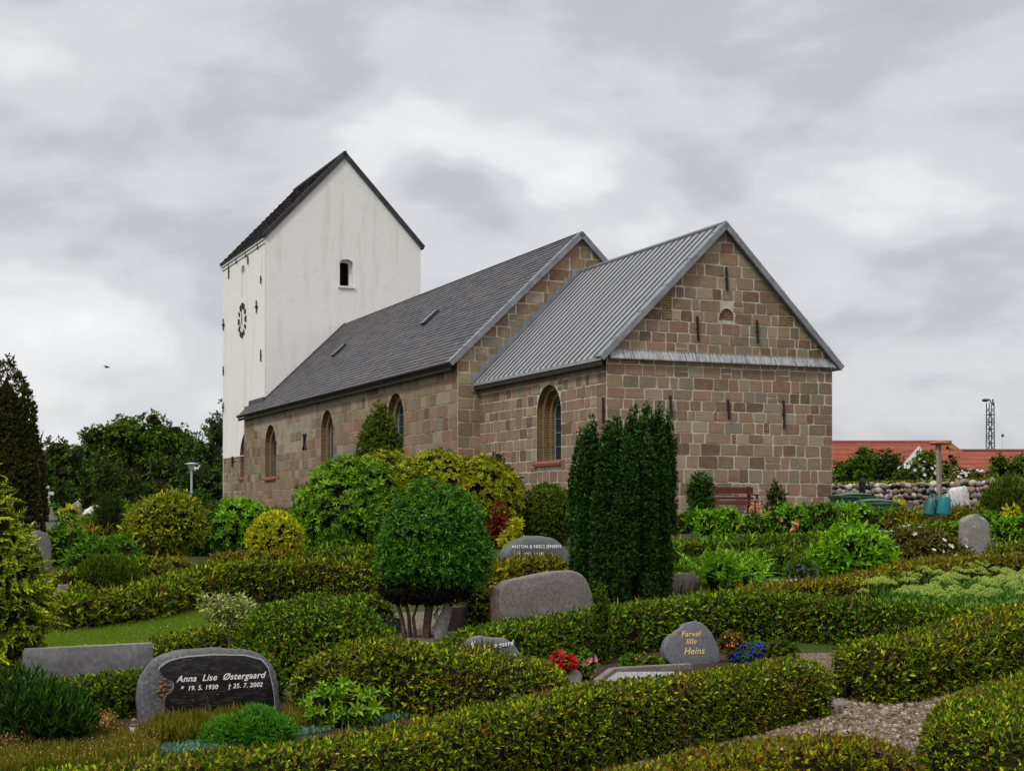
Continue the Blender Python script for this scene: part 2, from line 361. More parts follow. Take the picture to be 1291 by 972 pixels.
# ------------------------------------------------------------ church
CA = Vector((2.601, 42.06, 0)); TH = R(23.006); sT, cT = math.sin(TH), math.cos(TH)
church = empty('church', CA, 'old granite village church with a tall whitewashed tower and grey roofs', 'church', rz=TH)
def south(px, py, xl=0.0):   # picture point -> (y, z) on a wall parallel to the nave at local x = xl
    k = (px-CX)/F
    y = (CA.x+cT*xl-k*(CA.y+sT*xl))/(k*cT+sT)
    return y, EYE+(HZ-py)/F*(CA.y+cT*y+sT*xl)
def east(px, py, yl=0.0):    # -> (x, z) on a gable wall at local y = yl
    k = (px-CX)/F
    x = (k*(CA.y+cT*yl)-CA.x+sT*yl)/(cT-k*sT)
    return x, EYE+(HZ-py)/F*(CA.y+cT*yl+sT*x)
class Face:
    def __init__(s, O, U, Nn): s.O, s.U, s.N = np.array(O, float), np.array(U, float), np.array(Nn, float)
    def p(s, u, z, d=0.0): return s.O+s.U*u+s.N*d+np.array([0, 0, z])
def ohw(o, z):
    uc, hw, zb, zs, rise = o
    if z <= zs: return hw
    t = (z-zs)/rise
    return hw*math.sqrt(max(0, 1-t*t))
def sheet(fc, Lf, Rf, z0, z1, ops=(), d=0.0, breaks=()):
    zs = set(np.arange(z0, z1, .12)) | {z0, z1} | set(breaks)
    for o in ops: zs |= {o[2], o[3], o[3]+o[4]} | set(np.linspace(o[3], o[3]+o[4], 9))
    zs = sorted(z for z in zs if z0 <= z <= z1); V, Q = [], []
    for a, b in zip(zs, zs[1:]):
        if b-a < 1e-5: continue
        mid = (a+b)/2; act = sorted([o for o in ops if o[2] < mid < o[3]+o[4]], key=lambda o: o[0])
        ea = [Lf(a)]; eb = [Lf(b)]
        for o in act:
            ea += [o[0]-ohw(o, a), o[0]+ohw(o, a)]; eb += [o[0]-ohw(o, b), o[0]+ohw(o, b)]
        ea.append(Rf(a)); eb.append(Rf(b))
        for i in range(0, len(ea), 2):
            n = len(V); V += [fc.p(ea[i], a, d), fc.p(ea[i+1], a, d), fc.p(max(eb[i+1], eb[i]+.0005), b, d), fc.p(eb[i], b, d)]; Q.append((n, n+1, n+2, n+3))
    V, Q = np.array(V), np.array(Q)
    q = V[Q[0]]; 
    if np.cross(q[1]-q[0], q[3]-q[0])@fc.N < 0: Q = Q[:, ::-1]
    return V, Q
def stones(fc, Lf, Rf, z0, z1, ops=(), patches=(), rows=(.44, .31), wr=(.24, .66), skip=None, seed=0):
    rs = random.Random(seed); V, Q, BV, BQ, CV, CQ = [], [], [], [], [], []
    z = z0; first = True
    def blk(a0, b0, a1, b1, za, zb, VV, QQ, dep, ins):
        c = [[a0+ins, za+ins], [b0-ins, za+ins], [b1-ins, zb-ins], [a1+ins, zb-ins]]
        if b0-a0 < .09 and b1-a1 < .09: return
        for k in c: k[0] += rs.uniform(-1, 1)*.014; k[1] += rs.uniform(-1, 1)*.012
        if c[1][0] < c[0][0]: c[1][0] = c[0][0]+.01
        if c[2][0] < c[3][0]: c[2][0] = c[3][0]+.01
        m = np.mean(c, 0); n = len(VV); o8 = []
        for q in range(4):
            p, pa, pb = c[q], c[q-1], c[(q+1) % 4]
            for t_ in (pa, pb):
                l = math.hypot(t_[0]-p[0], t_[1]-p[1]) or 1; e = min(.3, rs.uniform(.008, .035)/l); o8.append((p[0]+(t_[0]-p[0])*e, p[1]+(t_[1]-p[1])*e))
        for u, w in o8: VV.append(fc.p(u, w, -.004))
        tx, ty = rs.uniform(-.012, .012), rs.uniform(-.010, .010)
        for u, w in o8:
            du, dw = m[0]-u, m[1]-w; t = min(.4, .020/max(.03, math.hypot(du, dw)))
            VV.append(fc.p(u+du*t, w+dw*t, dep+rs.uniform(-.003, .004)-tx*du*2-ty*dw*2))
        b = n+8; QQ += [(b, b+1, b+2, b+7), (b+7, b+2, b+3, b+6), (b+6, b+3, b+4, b+5)]+[(n+i, n+(i+1) % 8, b+(i+1) % 8, b+i) for i in range(8)]
    while z < z1-.12:
        t = min(1, (z-z0)/2.5); h = (rows[0]*(1-t)+rows[1]*t)*rs.uniform(.88, 1.14)
        if z+h > z1-.15: h = z1-z
        zm = z+h/2; za, zb = z, z+h
        cuts = []
        for o in ops:
            if zb > o[2]+.05 and za < o[3]+o[4]+.03: hw = max(ohw(o, max(za, o[2])), ohw(o, zb))+.02; cuts.append((o[0]-hw, o[0]+hw, None))
        for p in patches:
            ov = min(zb, p[3])-max(za, p[2])
            if ov > .5*min(h, p[3]-p[2]): cuts.append((p[0], p[1], p))
        cuts.sort(key=lambda c: c[0]); u = Lf(za); segs = []
        for c in cuts:
            if c[0] > u+.1: segs.append((u, c[0]))
            if c[2]: blk(max(c[0], Lf(zb)), min(c[1], Rf(za)), max(c[0], Lf(zb)), min(c[1], Rf(zb)), za, zb, CV if len(c[2]) > 4 else BV, CQ if len(c[2]) > 4 else BQ, .012, .004)
            u = max(u, c[1])
        if u < Rf(za)-.05: segs.append((u, Rf(za)))
        for a, b in segs:
            x = a
            while x < b-.02:
                w = rs.uniform(*wr)*(1.15 if z < z0+.5 else 1)
                if x+w > b-.22: w = b-x
                lo, hi = x, x+w
                if not (skip and skip(x+w/2, zm, rs)):
                    t0 = min(max(lo, Lf(zb)), hi); t1 = max(min(hi, Rf(zb)), lo)
                    if rs.random() < .07 and h > .3 and w > .3:
                        blk(lo, hi, t0, t1, za, zm-.01, V, Q, .014, .008); blk(lo, hi, t0, t1, zm+.01, zb, V, Q, .014, .008)
                    else: blk(lo, hi, t0, max(t1, t0), za, zb, V, Q, .012, .008+rs.random()*.008)
                x += w
        z += h
    V, Q = np.array(V), np.array(Q)
    q = V[Q[0]]; flip = np.cross(q[1]-q[0], q[3]-q[0])@fc.N < 0
    if flip: Q = Q[:, ::-1]
    out = [(V, Q, 1)]
    if BV:
        BQ = np.array(BQ); out.append((np.array(BV), BQ[:, ::-1] if flip else BQ, 2))
    if CV:
        CQ = np.array(CQ); out.append((np.array(CV), CQ[:, ::-1] if flip else CQ, 3))
    return out
def arch_path(uc, hw, zb, zs, rise, ins, n=14):
    hw2 = hw-ins; r2 = max(.02, rise-ins); P = [(uc-hw2, zb)]
    for i in range(n+1):
        a = math.pi-math.pi*i/n; P.append((uc+hw2*math.cos(a), zs+r2*math.sin(a)))
    P.append((uc+hw2, zb)); return P
def reveal(fc, op, prof):
    uc, hw, zb, zs, rise = op
    rows = [[fc.p(u, z, d) for u, z in arch_path(uc, hw, zb, zs, rise, ins)] for ins, d in prof]
    V = np.array([p for r_ in rows for p in r_]); n = len(rows[0]); Fc = np.array(grid_faces(len(rows), n))
    return V, Fc
def fill_arch(fc, uc, hw, zb, zs, rise, ins, d):
    P = arch_path(uc, hw, zb, zs, rise, ins); n = len(P); V, Q = [], []
    for i in range(n//2):
        V.append(P[i]); V.append(P[n-1-i])
    V = np.array([fc.p(u, z, d) for u, z in V]); Q = [(2*i, 2*i+1, 2*i+3, 2*i+2) for i in range(n//2-1)]
    return V, np.array(Q)
def window(fc, op, steps=3, depth=.52, brick='brick_y', sill=True, parent=church):
    uc, hw, zb, zs, rise = op
    prof = [(0, .006)]; ins = 0; dd = depth/steps; st = hw*.55/steps
    for i in range(steps):
        prof.append((ins, -dd*(i+1)))
        if i < steps-1: ins += st; prof.append((ins, -dd*(i+1)))
    V, Fc = reveal(fc, op, prof)
    sl = [fc.p(uc-hw, zb, 0), fc.p(uc+hw, zb, 0), fc.p(uc+hw, zb+.1, -depth), fc.p(uc-hw, zb+.1, -depth)]
    w = put('window', [(V, Fc, 0), (np.array(sl), np.array([(0, 1, 2, 3)]), 0)], [M[brick]], parent=parent)
    V, Fc = fill_arch(fc, uc, hw, zb, zs, rise, ins, -depth+.03); put('pane', [(V, Fc, 0)], [M['glass']], parent=w)
    bars = []; hi = hw-ins
    def bar(u0, z0, u1, z1, t=.03):
        a, b = fc.p(u0, z0, -depth+.05), fc.p(u1, z1, -depth+.05); bars.append((*tube([a, b], t, 4), 0))
    ar = arch_path(uc, hw, zb, zs, rise, ins+.02)
    for p, q in zip(ar, ar[1:]): bar(p[0], p[1], q[0], q[1], .035)
    bar(uc, zb, uc, zs+rise-ins, .022)
    z = zb+.04
    while z < zs+rise-ins-.1: bar(uc-hi, z, uc+hi, z, .016); z += .42
    put('frame', bars, [M['frame']], parent=w)
    if sill:
        c = [fc.p(uc-hw-.06, zb-.13, -.02), fc.p(uc+hw+.06, zb-.13, -.02), fc.p(uc+hw+.06, zb-.13, .10), fc.p(uc-hw-.06, zb-.13, .10),
             fc.p(uc-hw-.06, zb+.03, -.02), fc.p(uc+hw+.06, zb+.03, -.02), fc.p(uc+hw+.06, zb-.045, .12), fc.p(uc-hw-.06, zb-.045, .12)]
        put('sill', [(*hexa(c), 0)], [M['brick_sill']], parent=w)
    return w
WM = [M['mortar'], M['block'], M['brick_r'], M['brick_y']]
ZB = .6                                                     # walls start below the ground
# sizes (local axes: x across, y away from the chancel gable)
CW, CL, CE, CR = 7.4, 9.387, 5.95, 9.87
NX0, NX1, NL, NE, NR = -.796, 8.196, 39.972, 6.61, 11.19
TX0, TX1, TY0, TY1, TE, TR, TC = -.384, 7.754, 37.074, 46.76, 15.41, 19.89, 3.685
cs = (CR-CE)/(CW/2+.246); ns = (NR-NE)/(CW/2+.796+.30); ts = (TR-TE)/(TC-TX0+.179)
def gable(x0, x1, xc, zr, sl, th):   # left and right limits under a gable roof
    top = zr-th
    return (lambda z: max(x0, xc-(top-z)/sl) if z < top else xc-.001), (lambda z: min(x1, xc+(top-z)/sl) if z < top else xc+.001)
# chancel, east gable
fE = Face((0, 0, 0), (1, 0, 0), (0, -1, 0))
Lf, Rf = gable(0, CW, CW/2, CR, cs, .16)
def rect_e(x0, y0, x1, y1): a, b = east(x0, y1), east(x1, y0); return (a[0], b[0], a[1], b[1])
niche = east(916, 404); nz = niche[1]; nhw = .25
pe = [rect_e(962.7, 532.6, 969.9, 547.4), rect_e(922, 547.4, 928.6, 561.5), rect_e(900.2, 517, 904.4, 530), rect_e(1022, 433.6, 1028.6, 446), rect_e(1002.5, 423.5, 1006, 433)]
py_ = [rect_e(834.4, 380, 847, 397), rect_e(981.3, 386, 1000.5, 409), rect_e(782, 452.8, 806, 458.6), rect_e(1038, 450, 1048, 458)]
nich = (niche[0], nhw, nz, nz+.02, .32)
st = stones(fE, Lf, Rf, ZB+.28, CR-.25, [nich], pe+[p+('y',) for p in py_], seed=3)
V, Q = sheet(fE, Lf, Rf, ZB, CR-.165, [nich])
north_ch = box((CW-.3, .01, ZB), (CW-.002, CL, CE+.1))
put('wall', [(V, Q, 0)]+st+[(*north_ch, 0)], WM, parent=church)
V, Fc = reveal(fE, nich, [(0, .01), (0, -.08)]); V2, F2 = fill_arch(fE, *nich, 0, -.05)
put('walled_up_niche', [(V, Fc, 0), (V2, F2, 1)], [M['mortar'], M['brick_r']], parent=church)
# chancel, south wall
fS = Face((0, 0, 0), (0, 1, 0), (-1, 0, 0))
def s_open(x0, x1, ytop, ybot, xl):
    a, b = south(x0, ytop, xl), south(x1, ytop, xl); uc = (a[0]+b[0])/2; hw = (a[0]-b[0])/2
    zt = south((x0+x1)/2, ytop, xl)[1]; zb = south((x0+x1)/2, ybot, xl)[1]
    return (uc, hw, zb, zt-hw, hw)
wc = s_open(676.8, 707.5, 484.5, 582, 0)
k0, kL = (lambda z: 0), (lambda z: CL)
st = stones(fS, k0, kL, ZB+.28, CE+.02, [wc], [], seed=5)
V, Q = sheet(fS, k0, kL, ZB, CE+.12, [wc])
put('wall', [(V, Q, 0)]+st, WM, parent=church); window(fS, wc)
# nave, east gable around the chancel
fNE = Face((0, CL, 0), (1, 0, 0), (0, -1, 0)); Lf, Rf = gable(NX0, NX1, CW/2, NR, ns, .14)
st = stones(fNE, Lf, Rf, ZB+.28, NR-.22, [], [], seed=8, rows=(.44, .40), wr=(.4, .8))
V, Q = sheet(fNE, Lf, Rf, ZB, NR-.145); put('wall', [(V, Q, 0)]+st+[(*box((NX1-.3, CL+.01, ZB), (NX1-.002, NL, NE+.1)), 0)], WM, parent=church)
# nave, south wall
fN = Face((NX0, 0, 0), (0, 1, 0), (-1, 0, 0))
wn = [s_open(334.3, 347.8, 535.5, 602, NX0), s_open(404.8, 420, 517, 583, NX0), s_open(488.3, 509, 495.5, 567, NX0)]
k0, kL = (lambda z: CL), (lambda z: NL)
prn = []
for x0, y0, x1, y1 in ((457, 498, 460.5, 512), (394.5, 558, 397, 573), (393, 590, 396, 600)):
    a, b = south(x1, y1, NX0), south(x0, y0, NX0); prn.append((a[0], b[0], a[1], b[1]))
def skipn(u, z, rs): return (z > 5.35+1.0*math.sin(u*.35) and u > 19 and rs.random() < .8) or (z > 6.2 and rs.random() < .7)
st = stones(fN, k0, kL, ZB+.28, NE+.05, wn, prn, seed=12, skip=skipn, wr=(.4, .95), rows=(.50, .42))
V, Q = sheet(fN, k0, kL, ZB, NE+.22, wn)
fNW = Face((0, NL, 0), (1, 0, 0), (0, 1, 0)); V2, Q2 = sheet(fNW, lambda z: NX0, lambda z: TX0+.1, ZB, NE+.5)
put('wall', [(V, Q, 0), (V2, Q2, 0)]+st, [M['mortar_n']]+WM[1:], parent=church)
for w in wn: window(fN, w, 2, .42, 'brick_y')
# tower
tower_z = south(295, 575.8, TX0)[1]
fT = Face((TX0, 0, 0), (0, 1, 0), (-1, 0, 0)); kT0, kT1 = (lambda z: TY0), (lambda z: TY1)
wt = s_open(303, 320, 544.6, 602, TX0)
st = stones(fT, lambda z: NL-.4, kT1, ZB+.6, tower_z, [wt], [], seed=21, wr=(.45, 1.0), rows=(.55, .5))
V, Q = sheet(fT, kT0, kT1, ZB, tower_z, [wt])
put('wall', [(V, Q, 0)]+st, WM, parent=church)
window(fT, wt, 2, .4, 'brick_y')
sl_ = s_open(304.6, 309.4, 334, 375, TX0)
V, Q = sheet(fT, kT0, kT1, tower_z, TE+.1, [wt, sl_], .035)
parts = [(V, Q, 0)]
V, Fc = reveal(fT, sl_, [(0, .035), (0, -.12)]); parts.append((V, Fc, 0)); parts.append((*fill_arch(fT, *sl_, 0, -.12), 0))
parts.append((*fill_arch(fT, wt[0], wt[1], tower_z-.01, tower_z, .01, 0, .03), 0)) if False else None
parts = [p for p in parts if p]
parts.append((*hexa([fT.p(TY0-.035, tower_z-.03, -.02), fT.p(TY1, tower_z-.03, -.02), fT.p(TY1, tower_z-.03, .035), fT.p(TY0-.035, tower_z-.03, .035),
                     fT.p(TY0-.035, tower_z+.001, -.02), fT.p(TY1, tower_z+.001, -.02), fT.p(TY1, tower_z+.001, .033), fT.p(TY0-.035, tower_z+.001, .033)]), 0))
fTE = Face((0, TY0, 0), (1, 0, 0), (0, -1, 0)); Lf, Rf = gable(TX0-.035, TX1, TC, TR, ts, .12)
a, b = east(427.8, 345, TY0), east(444.8, 345, TY0); ov = ((a[0]+b[0])/2, (b[0]-a[0])/2, east(436, 361, TY0)[1], east(436, 332.5, TY0)[1], .22)
V, Q = sheet(fTE, Lf, Rf, 4.0, TR-.125, [ov], .035); parts.append((V, Q, 0))
V, Fc = reveal(fTE, ov, [(0, .035), (0.0, -.30), (.12, -.30), (.12, -.55)]); parts.append((V, Fc, 0))
fTW = Face((0, TY1, 0), (1, 0, 0), (0, 1, 0)); V, Q = sheet(fTW, Lf, Rf, ZB, TR-.125); parts.append((V, Q, 0))
parts.append((*box((TX1-.3, TY0+.01, ZB), (TX1-.002, TY1-.01, TE)), 0))
# cornice bands under the eaves
for zz, dd in ((TE-.36, .09), (TE-.20, .15)):
    parts.append((*box((TX0-dd, TY0-.03, zz), (TX0+.02, TY1+.03, zz+.13)), 0))
tw = put('tower_wall', parts, [M['plaster']], parent=church)
vo = put('belfry_opening', [(*fill_arch(fTE, *ov, .12, -.50), 0)], [M['void']], parent=church)
zz = ov[2]; put('sill', [(*hexa([fTE.p(ov[0]+s*(ov[1]+.08), zz+h, d) for h in (-.10, 0) for s, d in ((-1, 0), (1, 0), (1, .12), (-1, .12))]), 0)], [M['plaster']], parent=vo)
sh = []
for i in range(9):
    zq = ov[2]+.08+i*(ov[3]-ov[2])/9; sh.append((*hexa([fTE.p(ov[0]+s*(ov[1]-.13), zq+h, d) for h in (0, .03) for s, d in ((-1, -.48), (1, -.48), (1, -.40), (-1, -.40))]), 0))
put('louvre', sh, [M['void']], parent=vo)

def slope(name, y0, y1, xe, ze, xr, zr, th, mat, parent=church):
    """roof slab; (xe,ze) eave, (xr,zr) ridge"""
    c = [(xe, y0, ze-th), (xe, y1, ze-th), (xr, y1, zr-th), (xr, y0, zr-th), (xe, y0, ze), (xe, y1, ze), (xr, y1, zr), (xr, y0, zr)]
    if xe > xr: c = c[3::-1]+c[7:3:-1]
    return hexa(c)
def slates(y0, y1, xe, ze, xr, zr, rows, seed, wd=.42, lift=.016):
    rs = random.Random(seed); V, Q = [], []
    ex, ez = xr-xe, zr-ze; ln = math.hypot(ex, ez); ex /= ln; ez /= ln; nx, nz = -ez*(1 if ex > 0 else -1), abs(ex)
    for i in range(rows):
        a, b = i*ln/rows-.0, (i+1)*ln/rows+.02; y = y0+(wd*.5 if i % 2 else 0)-rs.random()*.05
        ya = y0
        while ya < y1-.01:
            yb = min(y1, y+wd*rs.uniform(.92, 1.08)); 
            if yb-ya < .02: y = yb+.001; ya = yb; continue
            l1 = lift*rs.uniform(.8, 1.5); n = len(V)
            for s, l in ((a, .002), (a, l1+.01), (b, .004)):
                for yy in (ya+.004, yb-.004): V.append((xe+ex*s+nx*l, yy, ze+ez*s+nz*l))
            Q += [(n, n+1, n+3, n+2), (n+2, n+3, n+5, n+4)]; ya = yb; y = yb
    V, Q = np.array(V), np.array(Q)
    q = V[Q[1]]
    if np.cross(q[1]-q[0], q[3]-q[0])[2] < 0: Q = Q[:, ::-1]
    return V, Q
# nave roof
xn0, xn1 = NX0-.30, NX1+.30
prt = []
for xe in (xn0, xn1):
    prt.append((*slope('', CL-.10, TY0, xe, NE, CW/2, NR, .13, None), 1))
    xt = TX0-.036 if xe < 0 else TX1
    zt = NE+abs(xt-xe)*ns
    prt.append((*slope('', TY0, NL+.25, xe, NE, xt, zt, .13, None), 1))
prt.append((*slates(CL-.10, TY0, xn0, NE, CW/2, NR, 32, 1, .5), 0)); prt.append((*slates(CL-.10, TY0, xn1, NE, CW/2, NR, 20, 2, 1.0), 0))
prt.append((*slates(TY0, NL+.25, xn0, NE, TX0-.036, NE+(TX0-.036-xn0)*ns, 5, 3, .5), 0))
nroof = put('nave_roof', prt, [M['slate'], M['eave']], parent=church)
put('ridge_cap', [(*tube([(CW/2, CL-.1, NR-.01), (CW/2, TY0-.04, NR-.01)], .06, 8), 0)], [M['lead_dark']], parent=nroof)
put('eave_board', [(*box((xn0+.03, CL-.05, NE-.26), (xn0+.07, NL+.22, NE-.135)), 0), (*tube([(xn0-.03, CL-.05, NE-.03), (xn0-.03, NL+.2, NE-.03)], .05, 8), 0)], [M['eave']], parent=nroof)
def verge(x_e, z_e, x_r, z_r, y, w, mat, over=.34, name='verge_flashing', dy=.05, bot=.22, parent=church):
    """lead capping along one rake of a gable: front board and a strip lying on the roof"""
    ex, ez = x_r-x_e, z_r-z_e; l = math.hypot(ex, ez); ex /= l; ez /= l; sg = 1 if ex > 0 else -1; nx, nz = -ez*sg, abs(ex)
    P = []
    def q(s, n_, yy): return (x_e+ex*s+nx*n_, yy, z_e+ez*s+nz*n_)
    s0, s1 = -.03, l+.02
    c = [q(s0, -bot, y-dy), q(s1, -bot, y-dy), q(s1, -bot, y), q(s0, -bot, y), q(s0, .045, y-dy), q(s1, .045, y-dy), q(s1, .045, y), q(s0, .045, y)]
    P.append((*hexa(c), 0))
    c = [q(s0, -.02, y), q(s1, -.02, y), q(s1, -.02, y+over), q(s0, -.02, y+over), q(s0, .045, y), q(s1, .045, y), q(s1, .040, y+over), q(s0, .040, y+over)]
    P.append((*hexa(c), 0)); k = .7
    while k < l:   # lapped joints
        c = [q(k, -bot-.004, y-dy-.006), q(k+.03, -bot-.004, y-dy-.006), q(k+.03, -bot, y+over), q(k, -bot, y+over), q(k, .058, y-dy-.006), q(k+.03, .058, y-dy-.006), q(k+.03, .058, y+over), q(k, .058, y+over)]
        P.append((*hexa(c), 0)); k += 1.1
    o = put(name, P, [M[mat]], parent=parent); return o
for xe in (xn0, xn1): verge(xe, NE, CW/2, NR, CL-.10, 0, 'lead', .24, bot=.14)
# roof hatches
for px, py in ((428, 443.5), (543, 402.5)):
    # intersect the sight line with the roof plane
    lo, hi = 0.0, 5.0
    for _ in range(40):
        d = (lo+hi)/2; y, z = south(px, py, xn0+d)
        if z < NE+d*ns: hi = d
        else: lo = d
    x = xn0+lo; z = NE+lo*ns
    c = [(x-.28, y-.28, z-.24), (x+.28, y-.28, z+.29), (x+.28, y+.28, z+.29), (x-.28, y+.28, z-.24), (x-.34, y-.28, z-.17), (x+.22, y-.28, z+.36), (x+.22, y+.28, z+.36), (x-.34, y+.28, z-.17)]
    h = put('roof_hatch', [(*hexa(c), 0)], [M['lead_dark']], parent=nroof)
    c = [(x-.36, y-.14, z-.165), (x+.20, y-.14, z+.365), (x+.20, y+.14, z+.365), (x-.36, y+.14, z-.165), (x-.37, y-.14, z-.155), (x+.19, y-.14, z+.375), (x+.19, y+.14, z+.375), (x-.37, y+.14, z-.155)]
    put('pane', [(*hexa(c), 0)], [M['lead']], parent=h)
# junction of nave roof and tower
fl = []
for i in range(13):
    x0 = TX0-.07+i*(CW/2-TX0)/13; x1 = x0+(CW/2-TX0)/13+.03; z0 = NE+(x0-xn0)*ns; z1 = NE+(x1-xn0)*ns
    fl.append((*hexa([(x0, TY0-.16, z0-.02), (x1, TY0-.16, z1-.02), (x1, TY0-.036, z1-.02), (x0, TY0-.036, z0-.02), (x0, TY0-.14, z0+.06), (x1, TY0-.14, z1+.06), (x1, TY0-.036, z1+.13), (x0, TY0-.036, z0+.13)]), 0))
z0 = NE+(TX0-xn0)*ns; fl.append((*box((TX0-.16, TY0-.12, z0-.12), (TX0-.036, NL+.1, z0+.1)), 0))
put('tower_flashing', fl, [M['lead_dark']], parent=nroof)
# chancel roof with standing seams
xc0, xc1 = -.246, CW+.246
prt = []
for xe in (xc0, xc1): prt.append((*slope('', -.15, CL-.016, xe, CE, CW/2, CR, .10, None), 0))
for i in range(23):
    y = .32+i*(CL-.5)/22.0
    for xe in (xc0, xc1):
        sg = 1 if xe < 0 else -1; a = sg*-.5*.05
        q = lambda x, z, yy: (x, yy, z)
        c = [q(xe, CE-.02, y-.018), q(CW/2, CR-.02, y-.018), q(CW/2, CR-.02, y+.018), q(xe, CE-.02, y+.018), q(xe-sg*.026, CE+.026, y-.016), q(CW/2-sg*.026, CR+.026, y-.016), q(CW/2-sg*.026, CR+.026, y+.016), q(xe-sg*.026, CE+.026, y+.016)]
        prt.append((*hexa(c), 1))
croof = put('chancel_roof', prt, [M['lead_roof'], M['seam_shade']], parent=church)  # seam material is darkened to paint the shadow lines along the seams
put('ridge_cap', [(*tube([(CW/2, -.15, CR+.01), (CW/2, CL-.02, CR+.01)], .07, 8), 0)], [M['lead']], parent=croof)
put('eave_board', [(*box((xc0+.02, -.12, CE-.24), (xc0+.06, CL-.02, CE-.105)), 0)], [M['eave']], parent=croof)
for xe in (xc0, xc1): verge(xe, CE, CW/2, CR, -.15, 0, 'lead', .30, bot=.12)
# stepped lead flashing where the chancel roof meets the nave gable
fl = []; n = 13
for i in range(n):
    x0 = xc0+(CW/2-xc0)*(i-.15)/n; x1 = x0+.30; z0 = CE+(x0-xc0)*cs
    for s in (1, -1):
        a, b = (x0, x1) if s > 0 else (CW-x1, CW-x0)
        fl.append((*box((a, CL-.045, z0-.25), (b, CL-.018, z0+.42)), 0))
put('step_flashing', fl, [M['lead']], parent=croof)
# cornice strip
c = []
za, zb_ = east(775, 446.5)[1], east(1051, 460)[1]
for x0, x1 in ((.05, 2.4), (2.41, 4.9), (4.91, CW+.02)):
    c.append((*hexa([(x0, -.02, za-.13), (x1, -.02, za-.13), (x1, .02, za-.13), (x0, .02, za-.13), (x0, -.02, za+.14), (x1, -.02, za+.14), (x1, .02, za+.16), (x0, .02, za+.16)][0:4]+[(x0, -.03, za+.14), (x1, -.03, za+.14), (x1, .02, za+.16), (x0, .02, za+.16)]), 0))
    c.append((*hexa([(x0, -.15, za-.13), (x1, -.15, za-.13), (x1, -.02, za-.13), (x0, -.02, za-.13), (x0, -.15, za-.10), (x1, -.15, za-.10), (x1, -.02, za+.12), (x0, -.02, za+.12)]), 0))
put('cornice_flashing', c, [M['lead_streak']], parent=church)
# tower roof
prt = []
xt0, xt1 = TX0-.179, TX1+.179
for xe in (xt0, xt1): prt.append((*slope('', TY0-.10, TY1+.10, xe, TE, TC, TR, .12, None), 0)); prt.append((*slates(TY0-.1, TY1+.1, xe, TE, TC, TR, 18, 6, .3, .03), 0))
troof = put('tower_roof', prt, [M['dark_tile']], parent=church)
put('ridge_cap', [(*tube([(TC, TY0-.12, TR), (TC, TY1+.12, TR)], .1, 8), 0)], [M['lead_dark']], parent=troof)
for xe in (xt0, xt1): verge(xe, TE, TC, TR, TY0-.10, 0, 'lead_dark', .30, bot=.18)
# wall anchors
def anchor(fc, u, z, ln, kind='bar', rot=0):
    P = []
    def rod(a, b, t=.035):
        P.append((*tube([fc.p(u+a[0], z+a[1], .06), fc.p(u+b[0], z+b[1], .06)], t, 6), 0))
    if kind == 'bar': rod((-rot, -ln/2), (rot, ln/2))
    if kind == 'cross': rod((0, -ln/2), (0, ln/2)); rod((-.18, 0), (.18, 0), .05)
    if kind == 'I': rod((0, -ln/2), (0, ln/2), .05); rod((-.14, -ln/2), (.14, -ln/2)); rod((-.14, ln/2), (.14, ln/2))
    if kind == 'X':
        rod((0, -ln*.18), (0, ln*.18), .06)
        for s in (1, -1):
            for h in (1, -1): rod((0, h*ln*.16), (s*.24, h*ln/2), .045)
    P.append((*tube([fc.p(u, z, -.02), fc.p(u, z, .09)], .04, 6), 0))
    put('wall_anchor', P, [M['iron']], parent=church)
for px, y0, y1 in ((914.9, 337.7, 367), (878.6, 399, 430.5), (953.7, 404, 433.6), (844.7, 498.8, 526.4), (917.5, 504, 529), (987, 504.7, 540)):
    a = east(px, y0); b = east(px, y1); anchor(fE, a[0], (a[1]+b[1])/2, a[1]-b[1], 'bar', -.02)
y, z = south(767.5, 517, 0); anchor(fS, .10, z, .72)
for px, y0, y1, k in ((327, 305, 315, 'bar'), (311.7, 317, 325, 'bar'), (314.6, 323, 334, 'bar'), (300, 325, 333, 'bar'), (290.3, 333, 352, 'bar'), (330.9, 348, 358, 'bar'), (325.3, 379, 395, 'cross'),
                      (283.4, 402, 417, 'cross'), (330.9, 441, 456, 'bar'), (283.4, 462, 474, 'bar'), (283.4, 508, 520, 'bar'), (295, 576, 588, 'I')):
    a = south(px, y0, TX0); b = south(px, y1, TX0); anchor(Face((TX0-.035, 0, 0), (0, 1, 0), (-1, 0, 0)), a[0], (a[1]+b[1])/2, a[1]-b[1], k)
for px, y0, y1, k in ((347.8, 556.4, 572.8, 'I'), (385.2, 547, 566.6, 'X')):
    a = south(px, y0, NX0); b = south(px, y1, NX0); anchor(fN, a[0], (a[1]+b[1])/2, a[1]-b[1], k)
